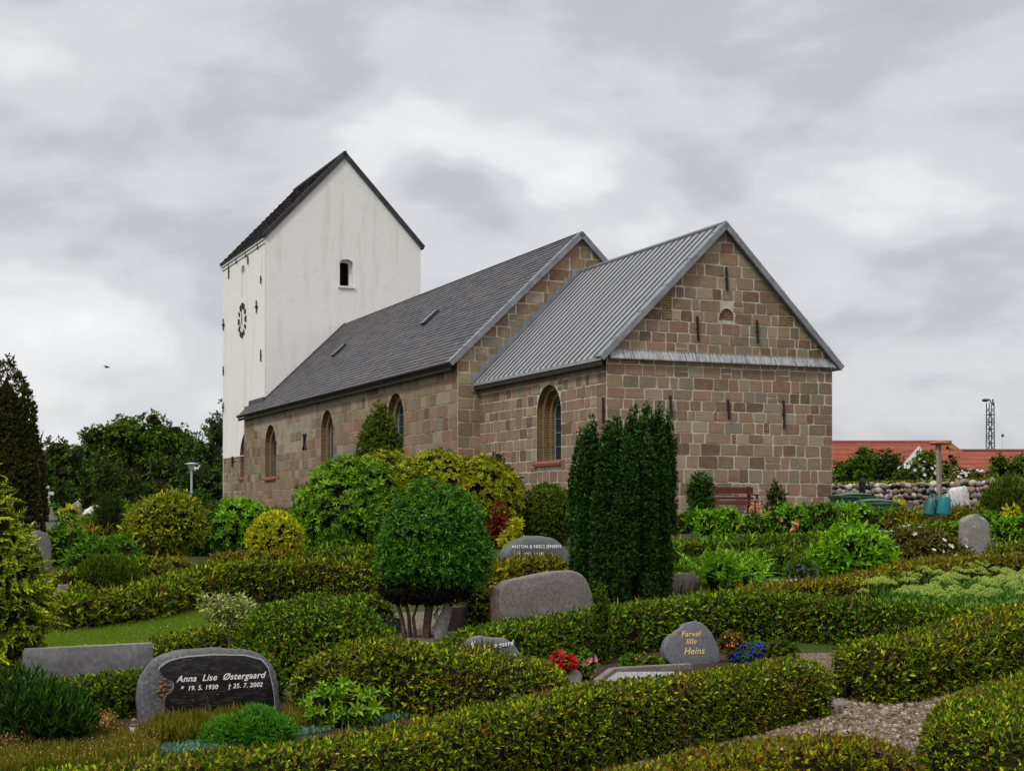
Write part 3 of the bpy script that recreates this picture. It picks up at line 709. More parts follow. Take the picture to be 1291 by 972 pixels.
# clock: dark hour marks on the wall and two hands
cu, cz = south(306.6, 404, TX0); rad = .78; P = []
fC = Face((TX0-.035, 0, 0), (0, 1, 0), (-1, 0, 0))
for i in range(12):
    a = i*math.pi/6; s, c_ = math.sin(a), math.cos(a); w = .085 if i % 3 else .13
    ra, rb = rad-.15, rad+.13
    q = lambda r_, t, d: fC.p(cu+r_*s+t*c_, cz+r_*c_-t*s, d)
    P.append((*hexa([q(ra, -w, .01), q(rb, -w*1.2, .01), q(rb, w*1.2, .01), q(ra, w, .01), q(ra, -w, .05), q(rb, -w*1.2, .05), q(rb, w*1.2, .05), q(ra, w, .05)]), 0))
ck = put('clock_dial', P, [M['iron']], parent=church)
for a, l, w in ((R(-12), .62, .045), (R(160), .42, .06)):
    s, c_ = math.sin(a), math.cos(a); q = lambda r_, t, d: fC.p(cu+r_*s+t*c_, cz+r_*c_-t*s, d)
    put('hand', [(*hexa([q(-.15, -w, .06), q(l, -w*.5, .06), q(l, w*.5, .06), q(-.15, w, .06), q(-.15, -w, .08), q(l, -w*.5, .08), q(l, w*.5, .08), q(-.15, w, .08)]), 0)], [M['iron']], parent=ck)

# ------------------------------------------------------------ ground, paths, sky
def ground_mat():
    m, nt, N, L = new_mat('churchyard_ground'); v = coords(N, L); a = noise(N, L, .35, 5, .6, v); b_ = noise(N, L, 14, 5, .7, v)
    c = mixc(N, L, mapr(N, L, b_, .35, .65), (.028, .045, .008), (.055, .08, .012)); s = mixc(N, L, mapr(N, L, b_, .35, .65), (.035, .024, .014), (.085, .06, .036))
    bsdf(m, N, L, mixc(N, L, mapr(N, L, a, .42, .56), s, c), .95, bump(N, L, b_, .8, .04), 0, .1); return m
def gravel_mat(name, cols, sc=75):
    m, nt, N, L = new_mat(name); v = coords(N, L); vo = N.new('ShaderNodeTexVoronoi'); vo.inputs['Scale'].default_value = sc; L.new(v, vo.inputs['Vector'])
    w = N.new('ShaderNodeTexWhiteNoise'); w.noise_dimensions = '3D'; L.new(vo.outputs['Position'], w.inputs['Vector'])
    r = ramp(N, [(i/len(cols), c) for i, c in enumerate(cols)], 'CONSTANT'); L.new(w.outputs['Value'], r.inputs[0])
    c = mixc(N, L, mapr(N, L, vo.outputs['Distance'], .3, .7, 0, .85), r.outputs[0], (.03, .022, .016))
    bsdf(m, N, L, c, .85, bump(N, L, vo.outputs['Distance'], -1, .015), 0, .2); return m
M['ground'] = ground_mat()
GC = [(.19, .145, .09), (.30, .24, .16), (.12, .085, .05), (.42, .36, .27), (.07, .05, .035), (.20, .13, .08), (.15, .13, .10), (.26, .20, .13)]
M['gravel'] = gravel_mat('gravel', GC); M['gravel_grey'] = gravel_mat('pale_gravel', [(.40, .39, .37), (.52, .51, .48), (.30, .29, .28), (.60, .59, .56)], 90)
M['lawn'] = plain('lawn_turf', (.085, .14, .016), .95, .1, var=.35, scale=12, bmp=.5)
M['soil'] = plain('soil', (.050, .032, .020), .95, .1, var=.5, scale=30, bmp=.9)
def pebble_mat():
    m, nt, N, L = new_mat('pebbles'); r = ramp(N, [(i/len(GC), c) for i, c in enumerate(GC)], 'CONSTANT'); L.new(island(N), r.inputs[0]); bsdf(m, N, L, r.outputs[0], .75); return m
M['pebble'] = pebble_mat()
xs = [-3000, -800, -200, -60, -20, 0, 20, 60, 200, 800, 3000]
V = np.array([(x, y, z) for y, z in zip(KY, KZ) for x in xs], float)
Fc = np.array(grid_faces(len(KY), len(xs)))[:, [0, 3, 2, 1]]
tag(add_mesh('ground', V, Fc, np.zeros(len(Fc), int), [M['ground']]), kind='structure')
def patch(name, c, mat, lift=.012, n=24, kind='structure'):
    c = [np.array(p[:2], float) for p in c]; V = []
    for i in range(n+1):
        for j in range(n+1):
            u, v = i/n, j/n; p = c[0]*(1-u)*(1-v)+c[1]*u*(1-v)+c[2]*u*v+c[3]*(1-u)*v; V.append((p[0], p[1], g(p[1])+lift))
    V = np.array(V); Fc = np.array(grid_faces(n+1, n+1)); q = V[Fc[0]]
    if np.cross(q[1]-q[0], q[3]-q[0])[2] < 0: Fc = Fc[:, ::-1]
    return tag(add_mesh(name, V, Fc, np.zeros(len(Fc), int), [mat]), kind=kind), V, Fc
_, GV, GF = patch('gravel_path', [(-4.2, 5.3), (-.4, 2.2), (10.0, 19.0), (4.1, 15.2)], M['gravel'], .012)
_, LV, LF = patch('lawn', [hit(-60, 870), hit(330, 812), hit(320, 762), hit(-30, 796)], M['lawn'], .02)
patch('gravel_plot', [hit(750, 872), hit(850, 862), hit(850, 850), hit(772, 851)], M['gravel_grey'], .03)
patch('soil_bed', [hit(725, 870), hit(990, 848), hit(985, 812), hit(715, 826)], M['soil'], .018)
patch('soil_bed', [hit(-80, 1100), hit(560, 960), hit(470, 880), hit(-60, 920)], M['soil'], .018)
patch('gravel_path', [hit(985, 884), hit(1085, 884), hit(1085, 824), hit(975, 826)], M['gravel'], .016)
patch('gravel_plot', [hit(470, 825), hit(610, 815), hit(612, 770), hit(480, 775)], M['gravel'], .02)
patch('gravel_path', [hit(760, 672), hit(1140, 672), hit(1140, 653.5), hit(760, 657)], M['gravel_grey'], .02)
TL['pebble'] = (np.array([(x*.5, y*.4, z*.3) for z in (-1, 1) for y in (-1, 1) for x in (-1, 1)], float)*np.array([(1, 1, 1)]*4+[(.62, .62, 1)]*4), box((0, 0, 0), (1, 1, 1))[1])
P, Nn = sample(GV, GF, 620); k = (P[:, 1] > 6.5) & (P[:, 1] < 16) & (P[:, 0]/P[:, 1] < .36) & (P[:, 0]/P[:, 1] > 0)
v, f = scatter('pebble', P[k]+[0, 0, .005], Nn[k], .027, 1, .35, .6)
i_ = rng.choice(np.flatnonzero(k), 420); v2, f2 = scatter('leaf', P[i_]+[0, 0, .018], Nn[i_], .05, 1, .5); V_, F_, M_ = join([(v, f, 0), (v2, f2, 1)]); tag(add_mesh('gravel_stones', V_, F_, M_, [M['pebble'], M['hedge_brown']]), kind='stuff')
P, Nn = sample(LV, LF, 2600); v, f = scatter('blade', P, Nn, .045, 1, .3); P2, N2 = sample(LV, LF, 5); v2, f2 = scatter('flower', P2+[0, 0, .04], N2, .02, 1, .2)
V, Fc, Mi = join([(v, f, 0), (v2, f2, 1)]); tag(add_mesh('grass', V, Fc, Mi, [M['lawn_blade'], M['p_white']]), kind='stuff')

# ------------------------------------------------------------ hedges
TA = {}
for k_, (tv, tf) in TL.items():
    a = tv[tf]; TA[k_] = .5*np.linalg.norm(np.cross(a[:, 2]-a[:, 0], a[:, 3]-a[:, 1]), axis=1).sum()
def dens(t, s, cov): return cov/(TA[t]*s*s)
def smooth(pts, n):
    P = [np.array(p, float) for p in pts]; P = [2*P[0]-P[1]]+P+[2*P[-1]-P[-2]]; out = []
    for i in range(1, len(P)-2):
        for k in range(n):
            t = k/n; a, b, c, d = P[i-1:i+3]
            out.append(.5*((2*b)+(c-a)*t+(2*a-5*b+4*c-d)*t*t+(3*b-a-3*c+d)*t**3))
    out.append(P[-2]); return np.array(out)
HG = 'clipped hedges between the graves'
def hedge(label, pts, w=.55, mat='hedge', t='tuft', ls=None, cov=1.35, seed=0, name='clipped_hedge', group=HG, sq=.42, fuzz=1.0):
    """pts: (x, y, height) along the middle of the hedge"""
    C = smooth(pts, 10); L_ = np.concatenate([[0], np.cumsum(np.linalg.norm(np.diff(C[:, :2], axis=0), axis=1))]); tot = L_[-1]
    n = max(10, int(tot/.12)); s = np.linspace(0, tot, n); r_ = min(.22, tot*.3)
    s = np.concatenate([[0, .01, .03, .07, .12], s[(s > .16) & (s < tot-.16)], [tot-.12, tot-.07, tot-.03, tot-.01, tot]])
    X = np.stack([np.interp(s, L_, C[:, i]) for i in range(3)], 1); hs = .30*min(.12, max(.034, .0032*X[len(X)//2][1]))
    d = np.gradient(X[:, :2], axis=0); d = nrm(d); nn = np.stack([-d[:, 1], d[:, 0]], 1)
    org = X[len(X)//2]; oz = g(org[1]); nt = 15; V = []
    for i in range(len(s)):
        e = min(s[i], tot-s[i]); k = math.sqrt(max(0, 1-(1-min(1, e/r_))**2)) if e < r_ else 1
        kw = .12+.88*k; kh = .35+.65*k
        wv = 1+.05*math.sin(s[i]*2.3+seed)+.03*math.sin(s[i]*5.1+seed*2)
        for j in range(nt):
            a = math.pi*j/(nt-1); c_, s_ = math.cos(a), math.sin(a)
            x = math.copysign(abs(c_)**sq, c_)*w/2*kw*wv; z = abs(s_)**sq*(X[i, 2]-hs)*kh*(1+.04*math.sin(s[i]*1.7+seed*3))
            p = X[i, :2]+nn[i]*x; V.append((p[0]-org[0], p[1]-org[1], g(p[1])-oz+z-.04*(s_ < .01)))
    V = np.array(V); nr = nrm(V-V.mean(0)); V = V+nr*(wob(V, 5.0, seed)*.018)[:, None]
    Fc = np.array(grid_faces(len(s), nt)); A_ = V[Fc[len(Fc)//2]]
    # outward = up on the top row
    top = Fc[(len(s)//2)*(nt-1)+nt//2]; q = V[top]
    if np.cross(q[2]-q[0], q[3]-q[1])[2] < 0: Fc = Fc[:, ::-1]
    loc = (org[0], org[1], oz); Y = org[1]
    ls = ls or min(.12, max(.034, .0032*Y))
    P, Nn = sample(V, Fc, dens(t, ls, cov), tocam(loc), .3)
    P += Nn*((rng.random((len(P), 1))**.7-.8)*ls*1.1)
    k = (np.abs(P[:, 0]+org[0]) < (P[:, 1]+org[1])*.40+.6); w_ = wob(P, 4.5, seed+2); k2 = (w_ < .46) | (rng.random(len(P)) < .55); P, Nn = P[k & k2], Nn[k & k2]
    v, f = scatter(t, P, Nn, ls*fuzz, .35, .55, .55)
    V2 = V.copy(); V2[:, 2] -= .02
    cen = np.repeat(np.concatenate([(X[:, :2]-org[:2]), (X[:, 2:3]*.4)], 1), nt, 0); V2 = cen+(V2-cen)*.90
    A_, B_ = sample(V, Fc, 26, tocam(loc), .2); k = (np.abs(A_[:, 0]+org[0]) < (A_[:, 1]+org[1])*.40+.6) & (B_[:, 2] > -.2); sv, sf = scatter('shoot', A_[k], B_[k], ls*2.1, .8, .4)
    o = put(name, [(v, f, 0), (V2, Fc, 1), (sv, sf, 0)], [M[mat], M['shade_twig']], loc)
    return tag(o, label, 'hedge', group)
def hp(*a):   # (px, py of the top, height[, extra depth]) -> points
    out = []
    for p in a:
        q = hit(p[0], p[1], p[2]); out.append((q.x, q.y+(p[3] if len(p) > 3 else .15), p[2]))
    return out
hedge('long clipped hedge running diagonally across the foreground, left of the gravel path', [(2.46, 12.48, .46), (1.88, 11.88, .48), (1.12, 10.98, .5), (.49, 10.25, .5), (.0, 9.55, .5), (-.49, 8.88, .5), (-1.03, 7.85, .5), (-1.66, 7.28, .5), (-2.6, 6.7, .5)], .50, 'hedge', cov=1.3, seed=1)
hedge('low round ended hedge at the bottom edge, in front of the gravel path', [(2.14, 8.06, .5), (1.4, 7.86, .5), (.8, 7.22, .5), (.3, 6.6, .5), (-.5, 5.6, .5)], .60, 'hedge_brown', cov=1.3, seed=2)
hedge('square ended hedge behind the gravel path on the right, beyond the nearest corner hedge', [(2.86, 12.95, .48), (3.55, 13.5, .50), (4.75, 14.75, .56), (7.0, 17.0, .58)], .70, 'hedge', cov=1.3, seed=3)
hedge('nearest hedge in the lower right corner beside the gravel path', [(2.62, 8.2, .54), (2.90, 9.1, .55), (3.98, 11.0, .56), (5.3, 13.2, .57)], .86, 'hedge', cov=1.3, seed=4)
hedge('long hedge right behind the small heart shaped gravestone', hp((1260, 770, .5), (1150, 761, .5), (1040, 753, .5), (940, 751, .5), (850, 758, .5), (760, 768, .5), (680, 783, .48), (610, 797, .46), (545, 808, .4)), .5, 'hedge_green', seed=5)
hedge('wavy hedge behind and right of the black polished gravestone', hp((366, 834, .46, .3), (430, 822, .52), (480, 812, .55), (545, 824, .5), (620, 832, .48), (690, 842, .45), (728, 858, .36)), .6, 'hedge', cov=1.3, seed=6)
hedge('low hedge between the wide grey slab and the dark shrub at left', hp((338, 838, .42, .75), (250, 846, .38, .6), (160, 855, .36, .45), (60, 860, .34), (-60, 864, .34)), .4, 'hedge_green', seed=7)
hedge('low dark hedge behind the black gravestone with the small variegated tree', hp((175, 812, .32), (240, 799, .34), (300, 790, .36), (340, 784, .38)), .4, 'hedge', seed=8)
hedge('long hedge along the back of the lawn strip on the left', hp((52, 758, .38), (150, 744, .42), (230, 722, .5), (300, 712, .52), (400, 706, .52), (490, 710, .52)), .6, 'hedge', seed=9)
hedge('short hedge between the clipped mound and the multi stemmed topiary tree', hp((405, 758, .42), (450, 752, .45), (496, 752, .45)), .45, 'hedge_green', seed=10)
hedge('narrow brown topped hedge below the golden ball shrub', hp((262, 702, .42), (330, 696, .42), (380, 694, .42)), .4, 'hedge_brown', seed=11)
hedge('hedge below the large rhododendron, left of the topiary crown', hp((385, 690, .45), (440, 692, .45), (500, 692, .45)), .5, 'hedge_green', seed=12)
hedge('small brown block of hedge under the golden leaved shrub at left', hp((196, 706, .35), (236, 705, .35)), .45, 'hedge_brown', seed=13)
hedge('hedge in front of the dark green boulder with white lettering', hp((592, 722, .45), (640, 708, .48), (690, 703, .48), (716, 704, .45)), .5, 'hedge_brown', seed=14)
hedge('short square hedge tucked left of the large bare granite gravestone', hp((584, 742, .5), (618, 741, .5)), .55, 'hedge', seed=15)
hedge('straight hedge right of the big yew, just below the flower border', hp((836, 681, .5), (900, 680, .5), (980, 678, .5), (1046, 674, .5)), .6, 'hedge_green', seed=16)
hedge('thin curved hedge behind the fern like shrub and purple flowers', hp((852, 716, .38), (900, 705, .4), (960, 696, .4), (1040, 690, .4)), .5, 'hedge_green', seed=17)
hedge('long wavy hedge behind the pale stonecrop bed, reaching the right edge', hp((846, 758, .42), (930, 747, .42), (990, 739, .44), (1060, 731, .46), (1130, 716, .48), (1200, 706, .48), (1310, 697, .48)), .5, 'hedge_brown', seed=18)
hedge('low hedge behind the hanging watering cans, below the boulder wall', hp((1122, 648, .42), (1170, 645, .42), (1236, 640, .42)), .5, 'hedge_brown', seed=19)
hedge('low hedge under the watering post at right', hp((1132, 664, .4), (1180, 661, .4), (1215, 660, .4)), .45, 'hedge_green', seed=20)
hedge('short low hedge at the right edge beside the upright grey gravestone', hp((1250, 690, .38), (1310, 686, .38)), .45, 'hedge', seed=21)
hedge('dark hedge in front of the foot of the nave wall', hp((228, 641, .7), (310, 643, .7), (395, 646, .7)), .6, 'hedge', seed=22)
hedge('small hedge left of the long brown topped hedge, by the square stone post', hp((84, 738, .3), (108, 736, .3)), .4, 'hedge', seed=23)
hedge('small flat hedge behind the low dark conifer at left', hp((64, 722, .35), (110, 718, .35)), .4, 'hedge', seed=24)
hedge('far low hedge left of the dark upright conifer', hp((92, 655, .5), (130, 654, .5)), .6, 'hedge_green', seed=25)
hedge('far pale topped hedge below the tree line', hp((118, 640, .5), (165, 640, .5)), .6, 'hedge_green', seed=26)
hedge('far hedge left of the golden leaved shrub', hp((146, 656, .45), (180, 653, .45)), .6, 'hedge_green', seed=27)
hedge('brownish low hedge behind the two small pale stones at left', hp((76, 668, .4), (112, 664, .4), (140, 664, .4)), .6, 'hedge_brown', seed=28)
# broad clipped mound
def px_bodies(spec, mp, seed=0):
    out = []
    for i, b in enumerate(spec):
        if b[0] == 'e':
            _, dx, dz, rx, rz = b[:5]; ry = b[5] if len(b) > 5 else rx; amp = (b[6] if len(b) > 6 else .07)*1.35; dy = b[7] if len(b) > 7 else 0
            out.append(ellipsoid((dx*mp, dy*mp, dz*mp), (rx*mp, ry*mp, rz*mp), 16, amp, 4, seed+i))
        else:
            _, dx, prof = b[:3]; dy = b[3] if len(b) > 3 else 0; amp = b[4] if len(b) > 4 else .08; lean = b[5] if len(b) > 5 else 0
            out.append(revolve([(r*mp, z*mp) for r, z in prof], (dx*mp, dy*mp), 20, amp, 4, seed+i, (lean*mp, 0)))
    return out
def shrub(name, label, cat, px, py, spec, mat, t='tuft', ls=.05, lk=.0035, cov=1.3, seed=0, group=None, trunk=None, extra=(), Y=None, core=.88, jit=.45, up=.4, layers=(1.0,), jd=None, squash=True):
    """a plant whose foot is seen at picture point (px, py); body sizes in picture pixels at its distance"""
    P = hit(px, py) if Y is None else Vector(((px-CX)/F*Y, Y, g(Y)))
    mp = P.y/F; s = max(ls, lk*P.y); cov *= 1.15
    bod = px_bodies(spec, mp, seed)
    parts = foliage(P, bod, t, s, dens(t, s, cov), core, (jd if jd is not None else s), up, jit, layers=layers)
    if core:
        for Vb, Fb in bod:
            c_ = Vb.mean(0); A, B = sample(c_+(Vb-c_)*1.03, Fb, dens(t, s, cov)*.05, tocam(P), .2); v, f = scatter(t, A, B, s*1.5, up+.3, jit); parts.append((v, f, 0))
    for (et, emat, es, en, elayer) in extra:
        k = max(elayer, .3); W = [(Vb.mean(0)+(Vb-Vb.mean(0))*k, Fb) for Vb, Fb in bod]; V_, F_, _ = join([(a, b, 0) for a, b in W])
        A_ = V_[F_]; ar = .5*np.linalg.norm(np.cross(A_[:, 2]-A_[:, 0], A_[:, 3]-A_[:, 1]), axis=1).sum()
        A, B = sample(V_, F_, (en if en >= 20 else en*5)*1.6/ar, tocam(P), .25); v, f = scatter(et, A, B, es, .2, .3); parts.append((v, f, 2))
    mats = [M[mat], M['shade_twig']]+([M[extra[0][1]]] if extra else [])
    parts = [p for p in parts if len(p[0])]
    if trunk:
        root = empty(name, P, label, cat, group)
        put('crown' if 'tree' in name else 'foliage', parts, mats, (0, 0, 0), root)
        for pts, rad, bm in trunk:
            put('trunk', [(*tube([(a*mp, b*mp, c*mp) for a, b, c in pts], [r*mp for r in rad], 8), 0)], [M[bm]], parent=root, smooth=[0])
        return root
    return tag(put(name, parts, mats, P), label, cat, group)
shrub('clipped_mound', 'broad rounded clipped yew mound behind the black polished gravestone', 'hedge', 398, 853, [('e', 0, 30, 94, 66, 70, .06), ('e', 60, 15, 50, 55, 50, .06), ('e', -50, 20, 52, 66, 50, .05)], 'hedge_green', 'tuft', .042, .0030, 1.6, 31)

# topiary tree with several stems
bod = [('e', 0, 126, 66, 68, 62, .07), ('e', 0, 100, 70, 36, 66, .08), ('e', -40, 98, 32, 32, 46, .1), ('e', 40, 104, 32, 36, 40, .1), ('e', -16, 160, 34, 30, 34, .12), ('e', 22, 150, 36, 32, 36, .12)]
tk = [([(-35, 0, -6), (-40, 2, 24), (-46, 4, 45), (-52, 4, 75)], [3.2, 2.8, 2.4, 1.6], 'bark'), ([(-29, 3, -6), (-32, 4, 30), (-38, 2, 55), (-30, 2, 80)], [2.6, 2.3, 2.2, 1.6], 'bark'), ([(-22, -2, -6), (-26, -2, 28), (-20, -1, 45), (-34, 0, 80)], [2.4, 2.0, 1.8, 1.6], 'bark'),
      ([(-8, 0, -6), (-9, 0, 15), (-6, 0, 40), (-16, 2, 80)], [6, 5.0, 5.5, 4], 'bark'), ([(10, -4, -6), (8, -4, 14), (16, -5, 34), (24, -4, 60), (34, 0, 90)], [9, 9.5, 6.5, 5, 4], 'bark_grey'), ([(8, -4, 20), (2, -6, 32), (6, -6, 40)], [4, 3.4, 1.5], 'bark_grey')]
top = shrub('topiary_tree', 'round clipped topiary tree with glossy small leaves on several bare crooked stems', 'tree', 547, 806, bod, 'ball', 'laurel', .046, .0028, 1.15, 40, trunk=tk, core=.80, jd=.12, jit=.6)
mp = hit(547, 806).y/F
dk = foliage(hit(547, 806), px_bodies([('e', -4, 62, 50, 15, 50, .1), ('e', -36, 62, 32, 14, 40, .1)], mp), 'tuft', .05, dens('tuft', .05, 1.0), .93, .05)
put('dark_underside', dk, [M['shade_twig'], M['shade_twig']], parent=top)  # near-black tufts form a dark bowl under the crown

# small standards and columns
def var_tree():
    P = hit(288, 846); root = empty('variegated_tree', P, 'small variegated standard tree behind the black gravestone', 'tree'); mp = P.y/F
    put('trunk', [(*tube([(0, 0, -.02), (.01, 0, 34*mp), (0, 0, 62*mp)], [.017, .014, .010], 6), 0)]+[(*tube([(0, 0, 46*mp+i*.02), (dx*.5*mp, dy*mp*.5, 64*mp), (dx*mp, dy*mp, (dz+20)*mp)], [.008, .006, .004], 5), 0) for i, (dx, dy, dz) in enumerate([(-22, 5, 62), (20, -4, 64), (-8, -14, 68), (8, 12, 60), (-28, -4, 50), (30, 3, 60)])], [M['bark']], parent=root)
    b = px_bodies([('e', -14, 80, 20, 16, 18, .2), ('e', 18, 82, 18, 10, 16, .2), ('e', -2, 66, 16, 12, 14, .15)], mp)
    put('crown', foliage(P, b, 'laurel', .052, dens('laurel', .052, 1.0), None, .1, layers=(1.0, .6)), [M['varieg']], parent=root)
var_tree()
shrub('big_irish_yew', 'tall dark green many pointed Irish yew in front of the chancel corner', 'tree', 785, 768,
      [('c', -2, [(36, -4), (43, 40), (46, 90), (44, 140), (34, 168), (18, 180), (5, 184)], 0, .06)]+
      [('c', dx, [(r_*.8, 90), (r_*.9, 155), (r_*.7, h_-34), (r_*.36, h_-14), (.5, h_+4)], dy, .09) for dx, h_, r_, dy in ((-56, 206, 12, 4), (-38, 238, 14, 0), (-24, 222, 12, -14), (-7, 242, 15, 2), (-16, 232, 12, 26), (9, 247, 13, -16), (16, 254, 13, 10), (30, 258, 14, 0), (24, 240, 12, -28), (45, 256, 12, -4), (58, 246, 11, 6), (40, 236, 12, 22))]+
      [('c', -2+55*math.sin(R(a_)), [(7, z_), (11, z_+18), (10.5, z_+56), (6.5, z_+84), (.6, z_+106)], -55*math.cos(R(a_)), .1, -6*math.sin(R(a_))) for q_, (a_, z_) in enumerate([(a0+(7 if r0 % 2 else 0)+((a0*7+r0*13) % 9), r0*38-8+((a0*5+r0*17) % 23)) for r0 in range(4) for a0 in range(-104, 120, 33)])],
      'yew', 'tuft', .044, .0025, 1.6, 50, up=1.8, jd=.03)
shrub('columnar_yew', 'slim flat topped dark column beside the red bench', 'tree', 884, 657, [('c', 0, [(10, -2), (13, 20), (14, 45), (13, 58), (9, 65), (2, 67)], 0, .05)], 'yew', 'tuft', .06, .0028, 1.5, 51, up=1.2, Y=38.5)
shrub('columnar_conifer', 'small pointed dark conifer right of the red bench', 'tree', 979, 656, [('c', 0, [(9, -2), (12, 12), (11, 24), (7, 42), (3, 52), (1, 57)], 0, .08)], 'darkconifer', 'tuft', .06, .0028, 1.5, 52, up=1, Y=39.5)
shrub('columnar_conifer', 'narrow young conifer rising from the long hedge below the big yew', 'tree', 757, 838, [('c', 0, [(9, -2), (13, 25), (12, 50), (8, 75), (4, 92), (1, 101)], 0, .12)], 'cypress_green', 'tuft', .04, .0028, 1.5, 53, up=1.2)
shrub('conical_cypress', 'green pointed cypress standing behind the rhododendrons in front of the nave', 'tree', 479, 690, [('c', 0, [(26, 50), (30, 80), (27, 102), (22, 126), (13, 148), (6, 161), (1, 170)], 0, .09)], 'cypress_green', 'tuft', .06, .003, 1.4, 54, Y=35, up=.8)
shrub('dark_conifer', 'dark leaning conifer at the right end of the rhododendrons', 'tree', 630, 700, [('c', -4, [(24, 0), (26, 50), (20, 80), (10, 98), (2, 108)], 0, .12), ('c', 20, [(10, 0), (12, 40), (8, 66), (2, 82)], 0, .1), ('c', -14, [(8, 60), (9, 76), (5, 94), (1, 104)], 4, .1)], 'darkconifer', 'tuft', .06, .003, 1.4, 55, Y=33.5)
shrub('clipped_yew_ball', 'smooth rounded green yew ball left of the big Irish yew', 'shrub', 690, 700, [('e', 0, 37, 35, 36, 35, .03)], 'cypress_green', 'tuft', .05, .0026, 1.5, 56, Y=32)
shrub('rhododendron', 'large bright green rhododendron in front of the nave', 'shrub', 436, 698, [('e', -2, 55, 56, 58, 50, .13), ('e', -35, 40, 32, 45, 34, .13), ('e', 30, 75, 34, 42, 34, .12), ('e', 0, 90, 36, 30, 30, .12)], 'rhodo', 'rosette', .10, .0036, 1.25, 57, jit=.35, core=.86)
shrub('rhododendron', 'wide olive and bronze rhododendron behind the topiary tree', 'shrub', 555, 700, [('e', -60, 72, 60, 42, 50, .12), ('e', 0, 72, 66, 44, 50, .12), ('e', 52, 62, 46, 46, 46, .12), ('e', 68, 40, 32, 42, 34, .12), ('e', -40, 40, 80, 48, 50, .1), ('e', -10, 92, 34, 20, 40, .16), ('e', 36, 88, 30, 20, 36, .16)], 'rhodo_olive', 'rosette', .085, .0032, 1.25, 58, jit=.35, core=.88, Y=31.5)
shrub('red_shrub', 'small crimson leaved shrub right of the topiary crown', 'shrub', 632, 692, [('e', -2, 30, 13, 24, 12, .2), ('e', 6, 16, 9, 16, 10, .2)], 'red', 'laurel', .07, .0030, 1.0, 59, core=.6)
shrub('yellow_leaved_shrub', 'thin yellow green shoot beside the crimson shrub', 'shrub', 648, 694, [('e', 2, 32, 7, 15, 8, .2), ('e', -4, 14, 12, 12, 12, .2)], 'golden', 'laurel', .09, .0032, .8, 60, core=None)
shrub('golden_ball_shrub', 'round golden yellow ball shrub in front of the rhododendron', 'shrub', 347, 718, [('e', 0, 38, 32, 31, 32, .05), ('e', 8, 22, 22, 20, 22, .05)], 'golden', 'tuft', .055, .0030, 1.5, 61)
shrub('laurel_shrub', 'bright green loose laurel shrub left of the golden ball shrub', 'shrub', 296, 718, [('e', 0, 38, 36, 30, 32, .14), ('e', -18, 28, 20, 24, 20, .18), ('e', 20, 42, 18, 26, 22, .14)], 'laurel', 'rosette', .09, .0036, 1.2, 62, core=.8, Y=29)
shrub('golden_leaved_tree', 'broad rounded shrub with gold speckled leaves on a short trunk, left of the church', 'tree', 218, 716, [('e', -18, 50, 44, 38, 44, .12), ('e', 6, 56, 36, 34, 40, .12), ('e', -2, 72, 28, 22, 30, .14), ('e', -30, 34, 26, 22, 26, .12)], 'gold_brown', 'laurel', .07, .0036, 1.3, 63, trunk=[([(0, 0, -4), (1, 0, 14), (-2, 0, 34)], [3.4, 2.8, 2.4], 'bark')], core=.82)
shrub('dark_yew', 'dark bushy yew between the gold speckled shrub and the laurel', 'shrub', 256, 716, [('e', 0, 38, 20, 40, 26, .1), ('e', -14, 20, 18, 30, 20, .1)], 'yew', 'tuft', .06, .003, 1.2, 64, Y=29)
shrub('dark_upright_conifer', 'dark feathery upright conifer above the low glossy shrub at left', 'tree', 138, 694, [('e', 0, 28, 17, 30, 16, .15), ('e', 10, 18, 12, 24, 12, .15)], 'darkconifer', 'shoot', .14, .004, 1.3, 65, Y=32, up=1.4)
shrub('glossy_shrub', 'low spreading glossy green shrub at left, behind the dark conifer', 'shrub', 135, 722, [('e', 0, 18, 34, 26, 28, .15), ('e', -28, 8, 24, 24, 24, .15), ('e', 18, 22, 22, 20, 22, .15)], 'mid', 'laurel', .08, .0038, 1.2, 66)
shrub('spreading_juniper', 'dark feathery juniper just behind the long lawn hedge', 'shrub', 136, 748, [('e', -8, 16, 28, 27, 26, .14), ('e', 16, 18, 22, 22, 22, .14)], 'cypress_green', 'shoot', .10, .0045, 1.3, 67, up=1.2)
shrub('clipped_hedge_mound', 'rounded olive hedge mound beside the feathery juniper', 'hedge', 180, 742, [('e', 0, 12, 42, 24, 26, .05)], 'hedge', 'tuft', .05, .0035, 1.4, 68)
shrub('leafy_shrub', 'leafy green shrub right of the round topped gravestone at left', 'shrub', 82, 712, [('e', 0, 18, 26, 28, 24, .16), ('e', 20, 6, 22, 20, 20, .16)], 'mid', 'laurel', .09, .004, 1.2, 69)
shrub('heather_clump', 'mauve tinged heather in front of the pale hedge at left', 'flowers', 100, 684, [('e', 0, 6, 20, 12, 16, .1)], 'heather', 'shoot', .12, .004, 1.2, 70, extra=[('leaf', 'p_purple', .10, 14, 1.0)])
shrub('lavender_clump', 'faint mauve lavender clump right of the glossy shrub', 'flowers', 178, 716, [('e', 0, 8, 22, 13, 14, .1)], 'bluegreen', 'shoot', .10, .004, 1.1, 71, extra=[('leaf', 'p_purple', .06, 10, 1.05)])
shrub('golden_dwarf_shrub', 'bright yellow dwarf shrub among the distant graves at left', 'shrub', 88, 650, [('e', 0, 9, 11, 9, 10, .12)], 'golden', 'tuft', .10, .0035, 1.3, 72, Y=42)
shrub('white_flowered_shrub', 'white flecked shrub just below the bright yellow dwarf shrub', 'shrub', 86, 662, [('e', 0, 6, 12, 10, 12, .12)], 'mid', 'laurel', .10, .0035, 1.2, 73, extra=[('leaf', 'p_white', .07, 12, 1.0)], Y=38)
